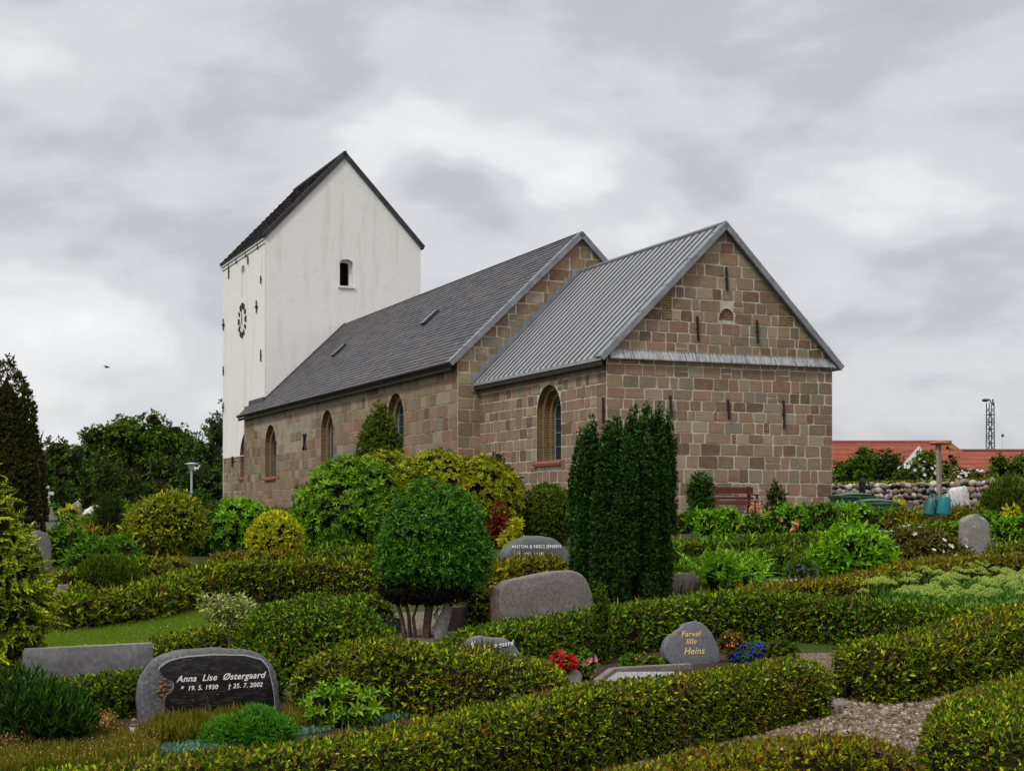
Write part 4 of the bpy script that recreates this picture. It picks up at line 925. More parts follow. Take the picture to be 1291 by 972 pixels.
shrub('distant_conifer', 'pointed dark green conifer left of the bright yellow dwarf shrub', 'tree', 77, 645, [('c', 0, [(10, -2), (11, 12), (8, 26), (4, 36), (1, 42)], 0, .1)], 'darkconifer', 'tuft', .14, .0032, 1.4, 74, Y=55)
shrub('distant_conifer', 'pointed dark green conifer right of the bright yellow dwarf shrub', 'tree', 110, 645, [('c', 0, [(8, -2), (9, 12), (6, 26), (3, 36), (1, 42)], 0, .1)], 'darkconifer', 'tuft', .14, .0032, 1.4, 75, Y=57)
shrub('distant_conifer', 'rounded dark conifer in front of the tree line left of the lamp', 'tree', 135, 645, [('e', 0, 26, 13, 30, 12, .1)], 'darkconifer', 'tuft', .16, .0032, 1.4, 76, Y=68)
shrub('distant_conifer', 'squat dark conifer directly behind the gold speckled shrub', 'tree', 168, 645, [('e', 0, 18, 12, 24, 12, .12)], 'darkconifer', 'tuft', .16, .0032, 1.4, 77, Y=64)
shrub('distant_bush', 'dark bush with a red flower head right of the park lamp', 'shrub', 251, 641, [('e', 0, 8, 7, 12, 8, .1)], 'darkconifer', 'tuft', .12, .003, 1.4, 78, Y=60, extra=[('flower', 'p_red', .16, .6, .0)])
for i, (px, py, rx, rz, Y, mt, lb) in enumerate([(62, 640, 8, 6, 52, 'mid', 'small green bush beside the stone cross'), (150, 645, 14, 8, 47, 'mid', 'low green bush behind the pale far hedge'), (128, 660, 13, 8, 40, 'cypress_green', 'rounded green bush below the white memorial stone'),
      (75, 655, 10, 8, 39, 'darkconifer', 'dark green bush right of the stone monument'), (190, 650, 16, 9, 46, 'mid', 'green bush partly behind the gold speckled shrub'), (205, 652, 24, 14, 40, 'cypress_green', 'yellowish green bush deep behind the gold speckled shrub'), (52, 690, 9, 14, 30, 'gold_brown', 'yellow flecked bush between monument and round topped gravestone'),
      (108, 700, 20, 12, 29, 'mid', 'green bush below the two small pale stones'), (164, 690, 18, 12, 30, 'laurel', 'light green ground plant left of the gold speckled shrub'), (64, 700, 14, 12, 27.5, 'darkconifer', 'dark low bush behind the round topped gravestone')]):
    shrub('low_bush', lb, 'shrub', px, py, [('e', 0, rz*.6, rx, rz, rx, .14)], mt, 'tuft', .09, .0035, 1.3, 80+i, group='low bushes among the far graves', Y=Y)

# left edge conifers
shrub('bronze_cypress', 'tall bronze green cypress at the left edge with an open top', 'tree', 8, 720, [('c', 0, [(38, 10), (46, 60), (44, 110), (36, 160), (30, 200), (18, 232), (7, 250), (1, 262)], 0, .13), ('c', 16, [(14, 40), (20, 90), (16, 150), (10, 190), (2, 210)], -8, .15), ('c', -22, [(20, 100), (20, 160), (12, 210), (2, 236)], 0, .15)],
      'cypress_brown', 'tuft', .075, .003, 1.7, 95, Y=27, up=.9, core=.72)
def thuja():
    P = hit(-22, 890); P = Vector((P.x, P.y, g(P.y))); root = empty('golden_thuja', P, 'golden green thuja with loose feathery sprays at the left edge', 'tree'); mp = P.y/F
    b = px_bodies([('c', 0, [(58, 0), (68, 50), (78, 120), (68, 180), (48, 225), (22, 270), (6, 320)], 0, .14), ('e', 52, 120, 26, 44, 30, .2), ('e', 48, 50, 28, 40, 30, .2)], mp, 5)
    put('inner_foliage', foliage(P, b, 'tuft', .05, dens('tuft', .05, 1.0), .86, .1, layers=(.9,)), [M['darkconifer'], M['shade_twig']], parent=root)
    A, B = [], []
    for Vb, Fb in b:
        a, n_ = sample(Vb, Fb, 230, tocam(P), .3); A.append(a); B.append(n_)
    A, B = np.concatenate(A), np.concatenate(B); v, f = scatter('spray', A-B*.03, B, .13, .55, .35, .4); put('feathery_sprays', [(v, f, 0)], [M['gold_thuja']], parent=root)
    put('trunk', [(*tube([(0, 0, -.05), (0, 0, 1.2), (0, 0, 2.3)], [.06, .045, .01], 8), 0)], [M['bark']], parent=root)
thuja()

# foreground planting on the left
shrub('dark_broom', 'dark feathery bush in the lower left corner', 'shrub', 45, 944, [('e', -20, 40, 62, 50, 44, .12), ('e', 30, 34, 40, 40, 34, .14)], 'yew', 'shoot', .09, .006, 1.5, 100, up=1.5, core=.85)
shrub('dwarf_pine', 'low bright green dwarf pine in front of the black gravestone', 'shrub', 318, 940, [('e', -18, 12, 44, 22, 26, .12), ('e', 6, 22, 32, 24, 24, .12), ('e', 26, 16, 26, 20, 22, .12)], 'juniper', 'needle', .035, .003, 1.7, 101, up=.9)
def bed(name, label, cat, quad, mat, t, size, n, kind=None, up=1.2, extra=None, h=0, group=None, jit=.35):
    c = [hit(*q) for q in quad]; o = Vector((sum(p.x for p in c)/4, sum(p.y for p in c)/4, 0)); o.z = g(o.y)
    u, v = rng.random((n, 1)), rng.random((n, 1)); k = [np.array(p[:2]) for p in c]
    P = k[0]*(1-u)*(1-v)+k[1]*u*(1-v)+k[2]*u*v+k[3]*(1-u)*v
    z = np.array([g(y) for y in P[:, 1]])+rng.random(n)*h
    W = np.column_stack([P[:, 0]-o.x, P[:, 1]-o.y, z-o.z]); a, f = scatter(t, W, np.tile([0, 0, 1.], (n, 1)), size, up, jit); parts = [(a, f, 0)]; mats = [M[mat]]
    if extra:
        et, em, es, en, ez = extra; i = rng.choice(n, en); a, f = scatter(et, W[i]+[0, 0, ez]+rng.normal(size=(en, 3))*[.02, .02, .02], np.tile([0, 0, 1.], (en, 1)), es, .6, .6); parts.append((a, f, 1)); mats.append(M[em])
    ob = put(name, parts, mats, o); return tag(ob, label, cat, group, kind)
bed('heather', None, None, [(-40, 985), (200, 962), (200, 925), (-40, 950)], 'heather', 'shoot', .10, 5200, 'stuff', extra=('leaf', 'p_salmon', .012, 900, .09))
bed('heather_patch', 'olive green heather in front of the left half of the black gravestone', 'plant', [(178, 945), (330, 928), (325, 912), (200, 915)], 'heather', 'shoot', .15, 2200, None, jit=.45)
bed('dried_heather', 'dry pinkish heather stalks left of the pink flowers', 'plant', [(98, 938), (140, 936), (142, 918), (100, 920)], 'tuft', 'shoot', .14, 260, None, extra=('leaf', 'p_salmon', .014, 700, .11))
bed('dried_heather', 'dry pinkish heather stalks in the lower left corner', 'plant', [(-10, 958), (35, 952), (35, 935), (-5, 938)], 'tuft', 'shoot', .14, 240, None, extra=('leaf', 'p_salmon', .014, 600, .11))
bed('ground_cover', None, None, [(130, 965), (420, 925), (390, 900), (200, 935)], 'bluegreen', 'tuft', .05, 4200, 'stuff')
bed('ground_cover', None, None, [(440, 925), (580, 890), (575, 868), (440, 905)], 'bluegreen', 'tuft', .045, 2000, 'stuff')
bed('heather_patch', 'small olive heather right of the dwarf pine', 'plant', [(355, 925), (415, 918), (412, 900), (362, 905)], 'heather', 'shoot', .12, 900, None)
bed('tall_grass_tuft', 'dark upright grass tuft in front of the wavy hedge', 'plant', [(556, 892), (630, 886), (625, 876), (565, 880)], 'tuft', 'blade', .42, 520, None, jit=.16)
bed('reddish_grass_tuft', 'second, wispier grass tuft right of the dark grass tuft', 'plant', [(600, 888), (680, 878), (680, 870), (610, 880)], 'tuft', 'blade', .26, 320, None, jit=.3)
shrub('flowering_cushion', 'low pink flower cushion beside the grave candle', 'flowers', 152, 945, [('e', 0, 4, 15, 7, 10, .1)], 'mid', 'tuft', .03, .002, 1.2, 102, extra=[('flower', 'p_pink', .022, 60, 1.05)])
shrub('young_rhododendron', 'young light green rhododendron in front of the wavy hedge', 'shrub', 432, 918, [('e', -20, 30, 24, 22, 20, .2), ('e', 12, 34, 28, 22, 22, .2), ('e', 34, 36, 16, 14, 16, .2), ('e', 0, 16, 34, 18, 24, .2)], 'rhodo', 'rosette', .07, .004, .85, 103, core=.6, jit=.35)
bed('white_carnations', 'few small white and pink flowers right of the black gravestone', 'flowers', [(375, 918), (420, 912), (418, 900), (380, 905)], 'tuft', 'shoot', .09, 60, None, extra=('flower', 'p_white', .03, 9, .1))
shrub('red_bouquet', 'dark red flower bouquet beside the little round stone', 'flowers', 708, 862, [('e', 2, 27, 14, 12, 12, .2), ('e', -10, 22, 9, 9, 10, .2)], 'hedge_green', 'laurel', .035, .002, .8, 104, extra=[('flower', 'p_red', .055, 150, 1.1)], core=.8)
shrub('yellow_cushion', 'yellowish plant under the dark red bouquet', 'flowers', 690, 872, [('e', 0, 12, 16, 14, 12, .12)], 'golden', 'tuft', .035, .002, 1.0, 105)
shrub('pink_daisies', 'pale pink flowers right of the dark red bouquet', 'flowers', 738, 858, [('e', 0, 18, 13, 17, 12, .12)], 'mid', 'laurel', .035, .002, 1.1, 106, extra=[('flower', 'p_pink', .055, 3, 1.1)])
shrub('marigolds', 'low orange marigolds left of the heart shaped gravestone', 'flowers', 805, 842, [('e', -10, 6, 14, 10, 10, .15), ('e', 18, 5, 12, 8, 10, .15)], 'mid', 'tuft', .03, .002, .9, 107, extra=[('flower', 'p_orange', .032, 2.5, 1.1)])
shrub('lobelia', 'vivid blue lobelia right of the heart shaped gravestone', 'flowers', 940, 836, [('e', 0, 12, 22, 11, 14, .12), ('e', 14, 18, 12, 9, 10, .12)], 'mid', 'tuft', .03, .002, .8, 108, extra=[('flower', 'p_blue', .030, 330, 1.08)])
shrub('orange_flowers', 'orange brown flowers between the heart shaped gravestone and the lobelia', 'flowers', 926, 836, [('e', -4, 24, 16, 12, 10, .2)], 'rosebush', 'laurel', .035, .002, .9, 109, extra=[('flower', 'p_orange', .028, 30, 1.06)])
shrub('small_green_shrub', 'small green shrub at the hedge gap behind the lobelia', 'shrub', 985, 836, [('e', 0, 12, 22, 15, 14, .15)], 'cypress_green', 'tuft', .04, .003, 1.3, 110)

# right middle
shrub('laurel_shrub', 'bright green large leaved laurel shrub in the middle right', 'shrub', 1077, 730, [('e', 0, 28, 46, 34, 36, .14), ('e', -24, 20, 30, 26, 26, .16), ('e', 26, 26, 26, 28, 26, .16), ('e', -6, 46, 24, 20, 22, .16)], 'laurel', 'laurel', .13, .004, 1.25, 120, core=.82)
shrub('white_rose_bush', 'bronze leaved bush dotted with white blooms right of the laurel', 'shrub', 1166, 716, [('e', -10, 24, 40, 26, 30, .14), ('e', 26, 18, 30, 18, 24, .14), ('e', -22, 36, 22, 14, 20, .14)], 'rosebush', 'laurel', .06, .0034, 1.2, 121, extra=[('flower', 'p_white', .085, 70, 1.08)])
shrub('fern_clump', 'light green fern like shrub right of the big yew', 'shrub', 920, 752, [('e', -14, 16, 34, 22, 26, .2), ('e', 16, 22, 28, 26, 24, .2), ('e', -4, 30, 16, 20, 18, .2)], 'laurel', 'spray', .20, .004, 1.1, 122, core=.7, up=1.2, jit=.35)
shrub('purple_catmint', 'clump of small purple flowers left of the large leaved laurel', 'flowers', 1008, 738, [('e', 0, 14, 18, 18, 14, .18), ('e', 10, 22, 10, 12, 10, .18)], 'mid', 'shoot', .09, .0035, .9, 123, extra=[('leaf', 'p_purple', .05, 130, 1.05)], up=1.2)
bed('lavender', 'greyish purple lavender stalks in front of the reddish stone by the big yew', 'flowers', [(848, 758), (885, 756), (884, 746), (850, 748)], 'tuft', 'shoot', .28, 220, None, extra=('leaf', 'p_purple', .03, 260, .24), jit=.2)
# flower border in front of the church
for i, (px, py, rx, rz, mt, t, ex, lb) in enumerate([(862, 672, 22, 17, 'mid', 'laurel', None, 'dense green plant at the left end of the flower border'), (905, 676, 28, 22, 'laurel', 'laurel', None, 'light green leafy plant in the flower border below the dark column'), (950, 672, 26, 15, 'mid', 'laurel', 'p_pink', 'low green plant in front of the white slab by the bench'),
      (990, 672, 27, 24, 'laurel', 'laurel', 'p_salmon', 'tall leafy plant in front of the small pointed conifer'), (1030, 671, 26, 24, 'mid', 'laurel', None, 'dark green plant in the flower border left of the bins'), (1072, 668, 26, 22, 'laurel', 'laurel', 'p_white', 'green plant with white blooms in front of the first green bin'), (1112, 668, 24, 17, 'mid', 'laurel', None, 'green plant in front of the second green bin'),
      (1145, 682, 18, 13, 'rosebush', 'laurel', 'p_white', 'low bush with white flecks under the watering post'), (1240, 668, 20, 14, 'mid', 'laurel', None, 'green plant behind the upright grey gravestone'), (1275, 682, 22, 20, 'laurel', 'laurel', None, 'light green plant at the right edge in front of the yellow flowers')]):
    shrub('border_plant', lb, 'plant', px, py, [('e', -rx*.25, rz*.6, rx*.8, rz*.8, rx*.7, .2), ('e', rx*.4, rz*.8, rx*.6, rz*.7, rx*.6, .2)], mt, t, .11, .0034, 1.15, 130+i, group='leafy plants in the flower border', extra=[('flower', ex, .09, 4, 1.02)] if ex else ())
def lily(label, px, py, hpx, col, Y=None):
    P = hit(px, py) if Y is None else Vector(((px-CX)/F*Y, Y, g(Y))); mp = P.y/F; root = empty('flower_spike', P, label, 'flower', 'tall flower spikes in the border'); h = hpx*mp
    put('stem', [(*tube([(0, 0, 0), (0, 0, h)], .012, 5), 0)], [M['mid']], parent=root)
    A = np.column_stack([rng.normal(size=16)*.03, rng.normal(size=16)*.03, h*(.45+.55*rng.random(16))]); v, f = scatter('flower', A, A*[1, 1, 0]+[0, 0, .01], .11, .3, .5); put('blooms', [(v, f, 0)], [M[col]], parent=root)
for a in (('leftmost of the two salmon spikes near the bench end', 948, 660, 26, 'p_salmon'), ('right one of the two salmon spikes near the bench end', 956, 660, 30, 'p_salmon'), ('yellowish spike on the left of the two in front of the right church corner', 1005, 661, 25, 'p_salmon'), ('orange spike on the right of the two in front of the right church corner', 1014, 661, 24, 'p_salmon'),
          ('single low orange spike in the middle of the border hedge', 1002, 678, 22, 'p_salmon'), ('pale spike in front of the seat of the bench', 913, 664, 22, 'p_yellow')): lily(*a)
bed('sedum_bed', None, None, [(1120, 792), (1330, 786), (1330, 742), (1100, 760)], 'sedum', 'tuft', .16, 6500, 'stuff', h=.12)
def sedum_heads():
    c = [hit(*q) for q in ((1062, 779), (1330, 790), (1330, 742), (1130, 745))]; k = [np.array(p[:2]) for p in c]; n = 210
    u, v = rng.random((n, 1)), rng.random((n, 1)); P = k[0]*(1-u)*(1-v)+k[1]*u*(1-v)+k[2]*u*v+k[3]*(1-u)*v; parts = []
    z = np.array([g(y) for y in P[:, 1]])+.30+.07*rng.random(n)+.09*np.sin(P[:, 0]*3.1)*np.sin(P[:, 1]*2.3)+.06*rng.random(n)
    Q = []
    for i in range(n):
        r = .055+.05*rng.random(); m = 60; a = rng.random(m)*6.28; q = np.sqrt(rng.random(m))*r
        Q.append(np.column_stack([P[i, 0]+q*np.cos(a), P[i, 1]+q*np.sin(a), z[i]-(q/r)**2*.045+rng.random(m)*.006]))
    Q = np.concatenate(Q); v, f = scatter('tuft', Q, np.tile([0, 0, 1.], (len(Q), 1)), .022, 1, .6); parts.append((v, f, 0))
    st = P; A = np.column_stack([P, z-.28]); v, f = scatter('blade', A, np.tile([0, 0, 1.], (n, 1)), .27, 3, .12); parts.append((v, f, 1))
    tag(put('sedum_flower_heads', parts, [M['sedum_head'], M['sedum']]), kind='stuff')
sedum_heads()
shrub('feathery_shrub', 'fine leaved green shrub at the right edge beside the boulder wall', 'shrub', 1272, 655, [('c', 0, [(26, 0), (30, 18), (24, 36), (12, 50), (2, 58)], 0, .14), ('c', -18, [(12, 0), (14, 14), (9, 30), (2, 44)], 0, .14)], 'cypress_green', 'shoot', .16, .004, 1.3, 150, Y=42, up=1.5)
shrub('yellow_snapdragons', 'yellow flower spires with red blooms near the right edge', 'flowers', 1276, 656, [('c', 0, [(11, 0), (12, 10), (7, 20), (2, 30)], 0, .15)], 'golden', 'tuft', .08, .003, 1.2, 151, Y=38, extra=[('flower', 'p_red', .09, 6, .8)])
shrub('red_flowers', 'small red flower clump left of the yellow spires', 'flowers', 1245, 655, [('e', 0, 6, 4, 7, 5, .1)], 'p_red', 'tuft', .06, .003, 1.0, 152, Y=39)
shrub('yellow_shrub', 'yellow shrub in front of the boulder wall beside the bins', 'shrub', 1133, 648, [('e', 0, 12, 10, 9, 10, .12)], 'golden', 'tuft', .09, .003, 1.3, 153, Y=44)
shrub('yellow_ground_plant', 'yellow green ground plant right of the white boulder', 'plant', 1236, 648, [('e', 0, 5, 16, 6, 12, .12)], 'gold_brown', 'tuft', .09, .003, 1.3, 154, Y=41)

# ------------------------------------------------------------ gravestones and rocks
M['granite_dark'] = stone_mat('polished_black_granite', [(.004, .004, .005), (.010, .008, .009), (.05, .035, .03)], .6, .25, 9, .02, spec=.5)
def streak_mat():
    m, nt, N, L = new_mat('polished_dark_gneiss'); v = coords(N, L, 'Object', (1, 1, 3.2)); n = noise(N, L, 9, 6, .7, v, 1.2)
    bsdf(m, N, L, mixc(N, L, mapr(N, L, n, .50, .78), (.008, .006, .008), (.11, .075, .07)), .22, None, 0, .5); return m
M['gneiss'] = streak_mat()
M['granite_rough'] = stone_mat('rough_grey_granite', [(.05, .05, .056), (.12, .12, .13), (.24, .24, .25)], .6, .85, 38, 1.0)
M['granite_red'] = stone_mat('brownish_granite', [(.10, .082, .074), (.19, .165, .152), (.30, .27, .255)], .5, .85, 55, .8)
M['granite_redrough'] = stone_mat('broken_brownish_granite', [(.07, .045, .04), (.14, .10, .085), (.24, .19, .17)], .5, .9, 22, 1.0)
M['granite_slab'] = stone_mat('veined_grey_granite', [(.13, .125, .13), (.19, .18, .185), (.25, .235, .235)], .6, .5, 30, .1)
M['granite_grey'] = stone_mat('grey_granite', [(.14, .13, .12), (.24, .225, .205), (.36, .34, .31)], .4, .85, 60, .6, (.42, .40, .32))
M['granite_blue'] = stone_mat('blue_grey_granite', [(.09, .09, .105), (.135, .135, .15), (.19, .19, .20)], .3, .55, 50, .2)
M['granite_green'] = stone_mat('grey_green_granite', [(.045, .055, .055), (.085, .10, .098), (.14, .155, .15)], .4, .5, 40, .3)
M['field_stone'] = stone_mat('pale_field_stone', [(.38, .37, .36), (.55, .54, .53), (.74, .73, .71)], .5, .9, 14, .8)
M['gold'] = plain('gold_lettering', (.80, .58, .22), .4, .5, .2, .1); M['white_letter'] = plain('white_lettering', (.85, .85, .83), .6, .3, 0, .05)
M['bronze'] = plain('bronze_relief', (.17, .10, .05), .5, .5, .4, .5, 40, .3); M['white_stone'] = plain('white_stone', (.62, .61, .58), .8, .2, 0, .25, 12, .2)
def ring_slab(out, th, rnd=.02, amp=.004, seed=0, n=56, sq_back=1.0):
    """out: outline (x,z) of the stone seen from the front; returns quads"""
    O = np.array(out, float); O = np.vstack([O, O[:1]]); l = np.concatenate([[0], np.cumsum(np.linalg.norm(np.diff(O, axis=0), axis=1))])
    t = np.linspace(0, l[-1], n, endpoint=False); X = np.stack([np.interp(t, l, O[:, i]) for i in range(2)], 1); c = X.mean(0)
    X = (np.roll(X, 1, 0)+2*X+np.roll(X, -1, 0))/4 if rnd > .015 else X
    rows = []; h = th/2
    def rg(ins, y, k=None):
        d = X-c; r = np.linalg.norm(d, axis=1, keepdims=True); Z = c+d*(k if k is not None else np.maximum(.1, 1-ins/r)); rows.append(np.column_stack([Z[:, 0], np.full(n, y), Z[:, 1]]))
    rg(0, -h, .02); rg(0, -h, .5); rg(rnd*1.6, -h); rg(rnd*.5, -h+rnd*.35); rg(0, -h+rnd)
    for q in (.33, .66): rg(0, -h+rnd+(th-2*rnd)*q)
    rg(0, h-rnd); rg(rnd*.5, h-rnd*.35); rg(rnd*1.6, h); rg(0, h, .5); rg(0, h, .02)
    V = np.concatenate(rows); w = wob(V, 14, seed)*amp; face = np.abs(V[:, 1]) > h-1e-4; d = nrm(V-np.array([c[0], 0, c[1]])); V = V+d*(w*np.where(face, .15, 1))[:, None]
    V += d*(wob(V, 45, seed+3)*amp*.5*np.where(face, 0, 1))[:, None]
    Fc = np.array(grid_faces(len(rows), n, True)); q = V[Fc[0]]
    if np.cross(q[2]-q[0], q[3]-q[1])[1] > 0: Fc = Fc[:, ::-1]
    return V, Fc
def text(body, x, z, size, mat, parent, y, shear=0.0, bold=.0015, sx=1.0, rot=0.0):
    c = bpy.data.curves.new('inscription', 'FONT'); c.body = body; c.size = size; c.align_x = 'CENTER'; c.extrude = .0015; c.shear = shear; c.offset = bold*.35; c.space_character = 1.06; c.resolution_u = 4
    t_ = bpy.data.objects.new('lettering', c); COL.objects.link(t_); me = bpy.data.meshes.new_from_object(t_); COL.objects.unlink(t_); bpy.data.objects.remove(t_); o = bpy.data.objects.new('inscription', me); COL.objects.link(o); o.parent = parent; o.location = (x, y, z); o.rotation_euler = (R(90), rot, 0); o.scale[0] = sx; me.materials.clear(); me.materials.append(mat); return o
def mark(name, label, cat, P, rz, tilt=0, group=None):
    o = empty(name, P, label, cat, group, rz); o.rotation_euler = (tilt, 0, rz); return o
def outl(pts, k): return [(x*k, z*k) for x, z in pts]
GG = 'gravestones and memorial rocks'
YAW = R(27)
def gstone(label, px, py, pts, mat, th=.16, yaw=YAW, tilt=-.04, rnd=.02, amp=.004, Y=None, seed=0, cat='gravestone', kx=None, name='gravestone', sink=.05):
    P = hit(px, py) if Y is None else Vector(((px-CX)/F*Y, Y, g(Y))); mp = P.y/F; k = kx or 1/math.cos(yaw)
    o = [(x*mp*k, z*mp) for x, z in pts]; V, Fc = ring_slab(o, th, rnd, amp, seed)
    ob = put(name, [(V, Fc, 0)], [M[mat]], P, smooth=[0]); ob.rotation_euler = (tilt, 0, yaw); ob.data.set_sharp_from_angle(angle=R(40))
    return tag(ob, label, cat, GG), mp, k
# black stone with rough rim and a tree relief
P = hit(265, 913); mp = P.y/F; k = .93/math.cos(YAW); root = mark('gravestone', 'black polished gravestone with rough grey rim, a carved tree and white script lettering', 'gravestone', P, YAW, -.05, GG)
o = [(x*mp*k, z*mp) for x, z in [(-86, -8), (-87, 40), (-86, 60), (-77, 78), (-62, 89), (-38, 95), (0, 96), (40, 93), (62, 87), (76, 74), (84, 52), (87, 0), (87, -8)]]
put('rough_stone', [(*ring_slab(o, .17, .035, .010, 1), 0)], [M['granite_rough']], parent=root, smooth=[0])
o = [(x*mp*k, z*mp) for x, z in [(-50, -6), (-50, 8), (-47, 14), (-54, 24), (-60, 30), (-56, 40), (-47, 50), (-48, 58), (-60, 64), (-66, 73), (-53, 82), (-36, 86), (0, 87.5), (40, 85), (61, 78.5), (69, 68), (75, 40), (78, 0), (78, -6)]]
V, Fc = ring_slab(o, .012, .001, 0, 2, 90); put('polished_face', [(V+[0, -.088, 0], Fc, 0)], [M['gneiss']], parent=root)
o2 = [(x*1.015+.0, z*1.012+.001) for x, z in o]; V, Fc = ring_slab(o2, .008, .001, 0, 2, 90); put('bright_edge', [(V+[0, -.0855, 0], Fc, 0)], [plain('chiselled_edge', (.45, .45, .46), .8, var=.2)], parent=root)
parts = [(*tube([(-62*mp*k, -.10, 12*mp), (-60*mp*k, -.10, 24*mp), (-59*mp*k, -.105, 40*mp)], [.018, .011, .009], 6), 0)]
rs = random.Random(4)
for i in range(26):
    a = rs.uniform(0, 6.28); r = rs.uniform(2, 12); x, z = -60+r*1.0*math.cos(a), 50+r*.9*math.sin(a)
    parts.append((*ellipsoid((x*mp*k, -.10, z*mp), (.016, .010, .012), 5, .1), 0))
for dx in (-12, -5, 4, 9): parts.append((*ellipsoid(((-60+dx)*mp*k, -.10, (9+dx*.1)*mp), (.02, .012, .012), 5, .1), 0)); parts.append((*tube([(-59*mp*k, -.10, 36*mp), ((-60+dx)*mp*k, -.10, 48*mp)], .004, 5), 0))
put('tree_relief', parts, [M['bronze']], parent=root)
text('Anna  Lise  Østergaard', 10*mp*k, 56*mp, .070, M['white_letter'], root, -.0955, .35, .0022, 1.0)
text('*  19. 5. 1930     † 25. 7. 2002', 11*mp*k, 45*mp, .050, M['white_letter'], root, -.0955, .2, .0018)
# wide grey slab
s, mp, k = gstone('wide rectangular veined grey gravestone slab without writing, left of the black one', 112, 892, [(-68, -8), (68, -8), (68, 78), (-68, 78)], 'granite_slab', .10, R(33), 0, .004, 0, seed=3)
# bare granite
P = hit(684, 806); mp = P.y/F; k = 1/math.cos(R(24)); root = mark('gravestone', 'large bare brownish granite gravestone with rounded upper corners, left of the big yew', 'gravestone', P, R(24), -.03, GG)
o = [(x*mp*k, z*mp) for x, z in [(-58, -8), (-59, 62), (-55, 71), (-48, 75), (-20, 80), (12, 86), (34, 87), (47, 82), (57, 68), (62, 50), (62, -8)]]
put('stone', [(*ring_slab(o, .20, .022, .006, 5), 0)], [M['granite_red']], parent=root, smooth=[0])
for sx in (-1,):
    V, Fc = ring_slab([(-.10, -.05), (.10, -.05), (.09, 60*mp), (.04, 69*mp), (-.09, 66*mp)], .03, .008, .012, 6); V = V[:, [1, 0, 2]]+[-59.5*mp*k, 0, 0]; put('broken_side', [(V, Fc[:, ::-1], 0)], [M['granite_redrough']], parent=root)
# green boulder with lettering
s, mp, k = gstone('dark grey green boulder with white capital lettering behind the hedge', 674, 728, [(-42, -4), (-44, 30), (-30, 46), (-10, 53), (12, 52), (32, 43), (42, 30), (50, 10), (52, -4)], 'granite_green', .35, R(20), -.12, .09, .015, seed=7)
text('ANTON & NIELS JENSEN', -1*mp, 36*mp, .074, M['white_letter'], s, -.178, 0, .002); text('11.9.1905 - 3.4.1976', -8*mp, 27.5*mp, .055, M['white_letter'], s, -.178, 0, .001)
# small blue grey stone
s, mp, k = gstone('low blue grey gravestone half hidden behind the wavy hedge', 616, 872, [(-38, -4), (-44, 36), (-36, 54), (-24, 66), (-14, 72), (-6, 71), (4, 68), (20, 68), (32, 58), (42, 42), (46, -4)], 'granite_blue', .16, R(24), -.10, .035, .005, seed=8)
text('Kr. Østergaard', 3*mp, 55*mp, .060, M['white_letter'], s, -.090, .3, .002, rot=R(-6)); text('1912 - 2001', 20*mp, 43*mp, .045, M['white_letter'], s, -.084, .2, .001)
V, Fc = ring_slab([(-29*mp, 44*mp), (-26*mp, 62*mp), (-21*mp, 64*mp), (-23*mp, 54*mp), (-16*mp, 46*mp)], .01, .001, 0, 1, 24); put('carved_leaf', [(V+[0, -.082, 0], Fc, 0)], [M['white_letter']], parent=s)
# Farvel lille Heins
s, mp, k = gstone('small heart shaped grey gravestone with gold script lettering', 872, 839, [(-28, 1), (-36, 10), (-38, 22), (-33, 33), (-25, 41), (-22, 40), (-19, 45), (-12, 47), (-8, 53), (6, 56), (16, 53), (27, 40), (35, 22), (37, 4), (30, 0), (0, -1)], 'granite_blue', .10, R(20), -.16, .012, .002, seed=9)
text('Farvel', -2*mp, 36*mp, .082, M['gold'], s, -.054, .35, .002); text('lille', -2*mp, 26.5*mp, .078, M['gold'], s, -.054, .35, .002); text('Heins', 1*mp, 14*mp, .092, M['gold'], s, -.054, .35, .003)
gstone('little round grey stone at the foot of the dark red bouquet', 723, 862, [(-9, -2), (-10, 8), (-5, 17), (4, 18), (11, 10), (9, -2)], 'granite_grey', .08, R(20), -.1, .02, .004, seed=10)
gstone('upright rough grey gravestone with a pointed top in the middle right', 1229, 712, [(-18, -4), (-19, 56), (-10, 62), (0, 64), (14, 57), (17, 50), (20, -4)], 'granite_grey', .18, R(12), 0, .018, .012, seed=11)
gstone('tall round topped gravestone behind the golden thuja', 47, 722, [(-14, -4), (-14, 38), (-10, 49), (0, 54), (10, 49), (14, 38), (14, -4)], 'granite_red', .14, R(30), 0, .012, .004, seed=12)
gstone('reddish gravestone half hidden by lavender beside the big yew', 862, 756, [(-22, -4), (-23, 32), (10, 34), (16, 28), (18, -4)], 'granite_red', .14, R(20), 0, .01, .004, seed=13)
gstone('flat pale boulder lying on the long hedge below the purple flowers', 996, 752, [(-30, -4), (-28, 8), (-8, 20), (14, 22), (28, 14), (32, -4)], 'granite_grey', .3, R(10), -.1, .06, .02, seed=14)
gstone('white weathered boulder standing before the boulder wall', 1208, 648, [(-14, -6), (-17, 14), (-16, 30), (-10, 42), (4, 47), (10, 44), (14, 20), (16, -6)], 'field_stone', .35, R(0), 0, .08, .03, Y=41.5, seed=15)
gstone('pale rounded stone on the left of the pair below the mauve heather', 96, 688, [(-8, -2), (-7, 8), (0, 11), (7, 9), (8, -2)], 'granite_red', .2, 0, 0, .05, .02, seed=16)
gstone('pale rounded stone on the right of the pair below the mauve heather', 117, 688, [(-7, -2), (-6, 6), (0, 9), (6, 6), (7, -2)], 'granite_red', .2, 0, 0, .05, .02, seed=17)
gstone('whitish sloping memorial stone among the distant graves', 117, 647, [(-12, -2), (-10, 5), (2, 11), (10, 10), (13, 0), (12, -2)], 'white_stone', .3, 0, -.2, .05, .02, Y=46, seed=18)
